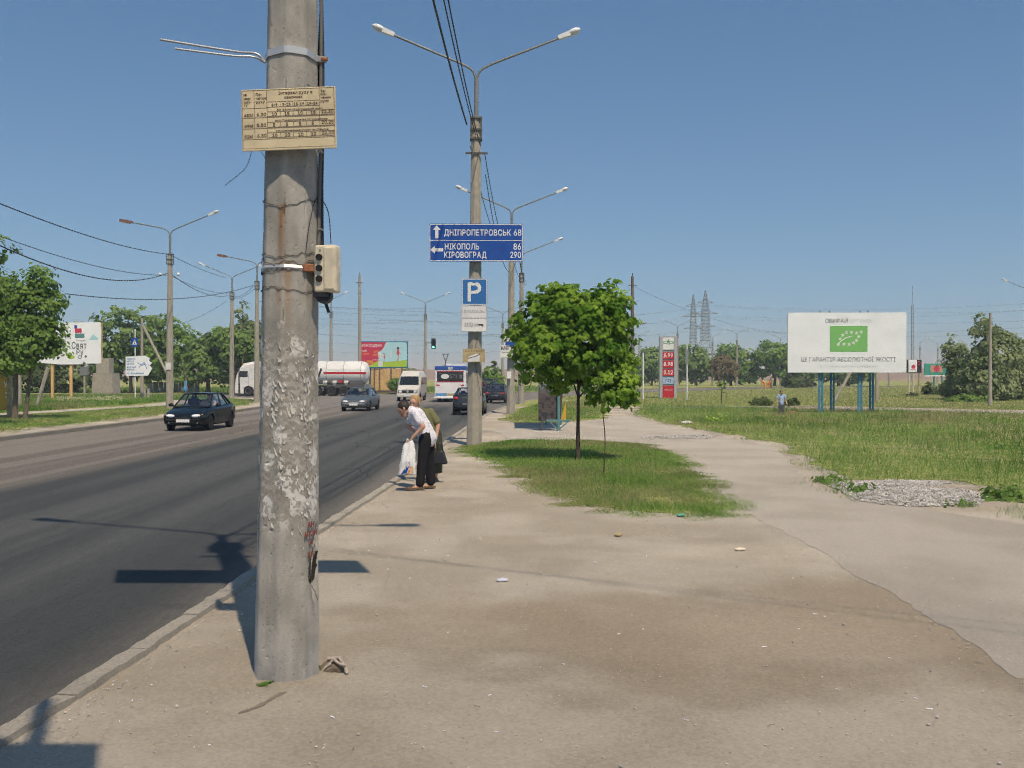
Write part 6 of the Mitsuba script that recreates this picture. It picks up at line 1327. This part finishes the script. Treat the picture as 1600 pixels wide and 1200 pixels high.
t.p('picture', face(Polygon([q(137, 531), q(144, 522), q(152, 528), q(151, 531)]), .01, -.082), 'skyprint'); t.p('picture', cat([face(shapely.Point(*q(124, 558)).buffer(.16).difference(shapely.Point(*q(124, 558)).buffer(.10)), .01, -.082), face(shapely.Point(*q(133, 557)).buffer(.10), .01, -.082)]), 'grey_ink'); t.p('picture', face(shapely.affinity.scale(shapely.Point(*q(111, 558)).buffer(.3), 1, .5), .01, -.082), 'lime'); t.p('picture', face(shapely.affinity.scale(shapely.Point(*q(47, 555)).buffer(.3), .6, 1.6), .01, -.082), 'amber')
# white guide board with crossing sign
d = 82.0
t = Th('guide_board', 'white arrow shaped guide board on a thin post left of the near left lamp post', 'sign', T().translate([X(211, d), d, 0])); q = lambda a, b: ((a - 211) / F * d, Z(b, d))
t.p('post', cyl(.05, Z(515, d) + .1, 0, .05, Z(515, d) / 2, n=8), 'lamp_white'); t.p('board', face(Polygon([q(197, 557.5), q(218, 556), q(227, 556), q(235, 560), q(233, 564), q(238, 567), q(234.5, 571), q(238, 576), q(231.5, 587), q(197, 587.5)]), .05, -.02), 'paper')
t.p('lettering', cat([text(s, *q(199, b), .13, wd, y=-.072, t=.01) for s, b, wd in (('НІКОПОЛЬ', 562, .7), ('АЕРОПОРТ', 566, .6), ('ЦЕНТР', 570, .6), ('ВОКЗАЛ', 575, .75), ('РИНОК', 579, .6), ('пр. Ювілейний', 584.5, 1.4))] + [stroke([q(216, 567), q(222, 571), q(228, 569)], .05, .01, -.072), stroke([q(218, 574), q(226, 566), q(230, 576)], .05, .01, -.072)]), 'sign_blue_pale')
t = Th('crossing_sign', 'small blue pedestrian crossing sign above the white guide board', 'road sign', T().translate([X(211, d), d - .06, Z(535, d)])); t.p('panel', box(.56, .03, .72, 0, 0, 0, .005), 'sign_blue'); t.p('triangle', face(Polygon([(-.2, -.2), (.2, -.2), (0, .25)]), .004, -.016), 'white'); t.p('figure', cat([face(shapely.Point(0, .07).buffer(.035), .004, -.021), stroke([(0, .04), (0, -.05), (-.06, -.16)], .04, .004, -.021), stroke([(0, -.05), (.06, -.16)], .04, .004, -.021)]), 'ink')
# concrete plinth and kiosk remains behind the torn billboard
t = Th('concrete_plinth', 'grey stepped concrete plinth right of the torn billboard posts', 'plinth', T().translate([X(163, 96), 96, 0])); s_ = 96 / F
t.p('block', box(20 * s_, 1.2, Z(560, 96) - Z(583, 96), -.1, .4, (Z(560, 96) + Z(583, 96)) / 2, .03), 'concrete'); t.p('base', hull([(a * 17 * s_ * k, b, z) for a in (-1, 1) for b in (-.5, 1.4) for k, z in ((1, -.1), (.86, Z(583, 96)))]), 'concrete')
t = Th('info_stand', 'small grey box on a post behind the torn billboard', 'sign', T().translate([X(132, 94), 94, 0])); t.p('box', box(.75, .3, .8, 0, 0, Z(580, 94), .02), 'armgrey'); t.p('post', cyl(.10, Z(585, 94), 0, 0, Z(585, 94) / 2, n=8), 'concrete')
for i, (a, b) in enumerate(((232, 82), (226, 86))): one('stump_post', tube([(X(a, b), b, -.1), (X(a, b), b, .95)], [.12, .10], 7), 'concrete', ('short concrete stub post right of the guide board post', 'short concrete stub post left of its twin near the guide board')[i], 'post')
# yellow stand at the left edge
t = Th('yellow_stand', 'yellow advertising stand cut by the left edge of the picture', 'sign', T().translate([X(-22, 47), 47, 0]))
s_ = 47 / F; t.p('board', box(74 * s_, .3, Z(565, 47) - .25, 0, 0, (Z(565, 47) + .25) / 2 + .1, .03), 'yellow'); t.p('edge', box(.12, .34, Z(565, 47), 37 * s_, 0, Z(565, 47) / 2, .02), 'board'); t.p('lettering', cat([text('у', 30 * s_, Z(603, 47), .3, .2, y=-.152), text(':', 33 * s_, Z(621, 47), .35, .09, y=-.152)]), 'white')
# fence and wall behind the trees
t = Th('garden_fence', 'low grey fence under the trees left of the truck cab', 'fence', T().translate([0, 119, 0]))
for i, x in enumerate(np.arange(X(235, 119), X(312, 119), .62)): t.p('panel', box(.56, .06, 1.25 + .06 * (i % 3), x, 0, .62), 'armgrey' if i % 4 else 'steel')
# right side hoardings
d = 110.0
t = Th('hoarding', 'teal hoarding with a red rosette on thin legs, right of the white billboard', 'billboard', T().translate([X(1470, d), d, 0])); s_ = d / F
t.p('panel', box(52 * s_, .12, Z(568, d) - Z(586, d), 0, 0, (Z(568, d) + Z(586, d)) / 2, .02), 'teal_board'); t.p('base_strip', box(52 * s_, .14, .14, 0, 0, Z(587, d)), 'white'); c_ = (-7 * s_, Z(576, d))
t.p('rosette', face(unary_union([shapely.affinity.rotate(shapely.affinity.scale(shapely.Point(c_[0], c_[1]).buffer(.5), 1.5, .5), q, origin=c_) for q in (-28, 0, 28)]), .02, -.06), 'skin', label='pale pink rosette'); t.p('rosette_heart', face(unary_union([shapely.affinity.rotate(sbox(c_[0] - .38, c_[1] - .07, c_[0] + .38, c_[1] + .07), q, origin=c_) for q in (0, 45, 90, 135)]), .02, -.08), 'crimson')
for a in (-10, 3): t.p('leg', box(.16, .16, Z(587, d), a * s_, .1, Z(587, d) / 2), 'teal')
d = 112.0
t = Th('hoarding', 'black poster board with red lettering behind the right end of the white billboard', 'billboard', T().translate([X(1445, d), d + 3, 0])); s_ = d / F
t.p('panel', box(24 * s_, .1, 21 * s_, 0, 0, Z(572, d), .02), 'black'); [t.p('lettering', m_, 'crimson') for m_ in ([text('АВТО', -.7, Z(570, d), .45, 1.4, y=-.052), text('СТО', -.5, Z(577, d), .4, .9, y=-.052)])]
t.p('leg', box(.16, .16, Z(583, d), -.5, .1, Z(583, d) / 2), 'board'); t.p('leg', box(.16, .16, Z(583, d), .6, .1, Z(583, d) / 2), 'board')
d = 98.0
t = Th('hoarding', 'white poster board with a red emblem on two pale posts, right of the white billboard', 'billboard', T().translate([X(1426, d), d, 0])); s_ = d / F
t.p('panel', box(13 * s_, .1, 19 * s_, 0, 0, Z(572, d), .02), 'paper'); t.p('emblem', face(shapely.Point(.05, Z(573, d)).buffer(.2).union(sbox(-.2, Z(573, d) - .35, .3, Z(573, d) - .27)), .01, -.052), 'crimson')
for a in (-5, 1.5): t.p('post', box(.13, .13, Z(563, d) + .2, a * s_, .12, Z(563, d) / 2), 'cream_box')
# pale building behind the right trees
t = Th('building', 'pale building with a reddish roof edge glimpsed behind the right trees', 'building', T().translate([X(1640, 130), 130, 0])); t.p('wall', box(11, 8, 4.2, 0, 4, 2.1), 'cream_box'); t.p('roof', box(11.6, 8.6, .5, 0, 4, 4.45, .05), 'vest')
for i in range(3): t.p('window', box(1.1, .06, 1.2, -4 + i * 2.4, -.02, 2.2), 'darkglass')
# stump beside the near pole
sx, sy = G(524, 1050); t = Th('root_stump', 'dead splintered root stump with pale sticks right of the nearest pole foot', 'stump', T().translate([sx, sy, 0])); r_ = np.random.default_rng(8)
sm = sph(.075, -.02, .0, .02, 3, (1.1, .9, .75)); sm.vertices += .04 * (fbn(sm.vertices * 22, 3)[:, None] - .5); t.p('root', sm, 'bark', 40)
for a, b, r in (((-.05, -.02, .09), (.05, -.03, .10), .013), ((.03, -.04, .10), (.09, -.08, .01), .011), ((.0, -.05, .09), (.08, -.07, .06), .010), ((-.08, -.03, .03), (.0, -.05, .10), .009), ((-.02, -.06, .07), (-.09, -.07, .0), .008)): t.p('stick', tube(curve([a, (np.array(a) + b) / 2 + r_.uniform(-.01, .01, 3), b], 4), r, 6), 'deadwood', 60)
m, _ = crown([(0, 0, .02, .055, .035, .015)], 50, .022, r_, per=8, spread=.02)
gx_, gy2 = G(413, 1074); one('weed', mv(m, gx_, gy2, .005), 'leaf_left', 'tiny green weed on the ground in front of the nearest pole', 'plant', kind='stuff')
m, _ = crown([(0, 0, .03, .03, .03, .02)], 30, .02, r_, per=6, spread=.02); one('weed', mv(m, *G(503, 1052), .005), 'leaf_left', 'tiny weed between the nearest pole and the stump', 'plant', kind='stuff')
# litter
rl = np.random.default_rng(77)
bm_ = cyl(.004, .045, 0, 0, .006, 'x', 6); scrap = trimesh.Trimesh([[-.025, -.015, .004], [.02, -.018, .012], [.03, .012, .004], [-.015, .02, .014], [0, 0, .018]], [[0, 1, 4], [1, 2, 4], [2, 3, 4], [3, 0, 4]], process=False)
peb = sph(1, 0, 0, .008, 1, (.020, .015, .012)); tw_ = tube(curve([(-.05, 0, .004), (0, .008, .008), (.06, -.004, .004)], 4), .003, 4)
mini = scl(scrap, .5, .5, .5)
spots = [(205, 1098), (107, 1128), (185, 1131), (302, 1171), (235, 1073), (175, 1073), (326, 1167), (519, 1124), (505, 1172), (493, 1170), (353, 1011), (372, 966), (410, 952), (376, 962), (560, 866), (576, 862), (592, 876), (586, 853), (580, 902), (606, 891), (664, 862), (620, 840), (700, 870), (750, 842), (752, 844), (663, 1076), (766, 1089), (776, 1147), (967, 993), (1005, 985), (1073, 1128), (1120, 963), (1195, 1013), (1275, 962), (1290, 965), (1397, 964), (1372, 950), (1454, 1111), (1310, 1080), (1285, 1060), (880, 1040), (640, 905), (850, 900), (930, 880), (1058, 890), (1103, 890), (1500, 948), (1160, 860), (1432, 1094), (700, 990), (790, 787), (690, 803), (640, 806), (655, 812), (1010, 870), (1250, 985), (1390, 1030), (1550, 940), (1490, 905), (1240, 905)]
for i, (a, b) in enumerate(spots):
    x, y = G(a, b); M = place(x, y, .004, rl.uniform(0, 360), rl.uniform(.55, .9)); c = i % 5
    if c in (0, 2, 3): one('cigarette_butt', bm_, 'paper', 'small white cigarette butt lying on the bare dusty pavement', 'litter', 60, 'cigarette butts scattered on the pavement', M=M)
    else: one('paper_scrap', mini, 'paper', 'crumpled white paper scrap lying on the bare dusty pavement', 'litter', False, 'paper scraps scattered on the pavement', M=M)
for i in range(90):
    y = 4 + 13 * rl.random() ** 1.4; x = rl.uniform(-.5, .55) * y; 
    if x < -2.35 + .03 * y: continue
    one('pebble' if i % 3 else 'twig', peb if i % 3 else tw_, ('stone' if i % 3 else 'bark'), 'little loose pebble on the bare pavement' if i % 3 else 'short dry twig on the bare pavement', 'stone' if i % 3 else 'twig', 50, 'pebbles on the pavement' if i % 3 else 'twigs on the pavement', M=place(x, y, .004, rl.uniform(0, 360), rl.uniform(.25, .7)))
wr = trimesh.creation.icosphere(3, 1.0); wr.vertices = wr.vertices * [.06, .035, .016] + .016 * (fbn(wr.vertices * 3, 3)[:, None] - .5)
one('wrapper', wr, 'litter_blue', 'crumpled bluish white wrapper lying in the middle of the pavement', 'litter', 30, M=place(*G(785, 909), .015, 20))
one('wrapper', wr, 'litter_green', 'crumpled green plastic bottle at the front edge of the grass island', 'litter', 30, M=place(*G(1064, 808), .03, 40, 1.25))
one('wrapper', wr, 'board', 'crumpled brown wrapper on the pavement in front of the grass island', 'litter', 30, M=place(*G(966, 838), .02, 70, 1.3))
one('wrapper', wr, 'cream_box', 'crumpled pale wrapper right of the grass island tip', 'litter', 30, M=place(*G(1157, 861), .02, 10, 1.1))
one('wrapper', wr, 'white', 'white scrap lying at the field edge beyond the rubble', 'litter', 30, M=place(*G(1073, 662), .05, 10, 4.0))
# a thin bed of crushed drain pipe weed: crack in the pavement
mat('edge_dirt', (.225, .20, .166), .95)
mat('hollow', (.17, .145, .115), .95)
ck = LineString([G(a, b) for a, b in ((375, 1115), (398, 1108), (430, 1090), (446, 1082))]).buffer(.018)
one('pavement_crack', prism(wobble(list(ck.exterior.coords)[:-1], .02, .02, 4, 20), .003, .001), 'hollow', 'dark scuffed hollow in the pavement in front of the nearest pole', kind='structure')
ed = [G(a, b) for a, b in ((1168, 800), (1240, 845), (1310, 890), (1385, 928), (1470, 985), (1540, 1025), (1620, 1075))]

# grit: thousands of tiny stones and crumbs of earth on the pavement, thicker along the kerb and the path edge
gm = trimesh.creation.icosphere(0, 1.0); N = 5200; rk = np.random.default_rng(5)
u = rk.random(N); yy_ = 4.6 + 16 * rk.random(N) ** 1.7; ks = np.array([kr.interpolate(kr.project(shapely.Point(-2.5, y))).x for y in yy_]) + .20
xx_ = np.where(u < .35, ks + .35 * rk.random(N) ** 2, rk.uniform(-.42, .56, N) * yy_); el = LineString(ed); 
for i in range(N):
    if u[i] > .85: q_ = el.interpolate(rk.random() * el.length); xx_[i], yy_[i] = q_.x + rk.normal(0, .12), q_.y + rk.normal(0, .12)
ok = (xx_ > ks) & ~shapely.contains_xy(island, xx_, yy_); xx_, yy_ = xx_[ok], yy_[ok]; N = len(xx_)
sz = .0025 + .0075 * rk.random(N) ** 3
gv = gm.vertices[None] * rk.uniform(.5, 1.2, (N, 12, 1)) * np.array([1, .8, .55]) * sz[:, None, None] + np.stack([xx_, yy_, sz * .4 + .003], -1)[:, None]
one('grit', trimesh.Trimesh(gv.reshape(-1, 3), (gm.faces[None] + 12 * np.arange(N)[:, None, None]).reshape(-1, 3), process=False), 'stone', 'fine grit and tiny stones scattered over the dusty pavement', 'grit', kind='stuff')
# ================================================================== AIR
scene['air'] = {'type': 'homogeneous', 'albedo': {'type': 'rgb', 'value': [.95, .95, .95]}, 'sigma_t': {'type': 'rgb', 'value': [.00045, .00051, .00060]}}
scene['haze'] = {'type': 'cube', 'to_world': T().translate([0, 2300, 24]).scale([5200, 2700, 29.5]), 'bsdf': {'type': 'null'}, 'interior': {'type': 'ref', 'id': 'air'}}
scene['camera']['medium'] = {'type': 'ref', 'id': 'air'}
tag('haze', 'thin bluish haze over the far trees and pylons', 'haze', kind='stuff')
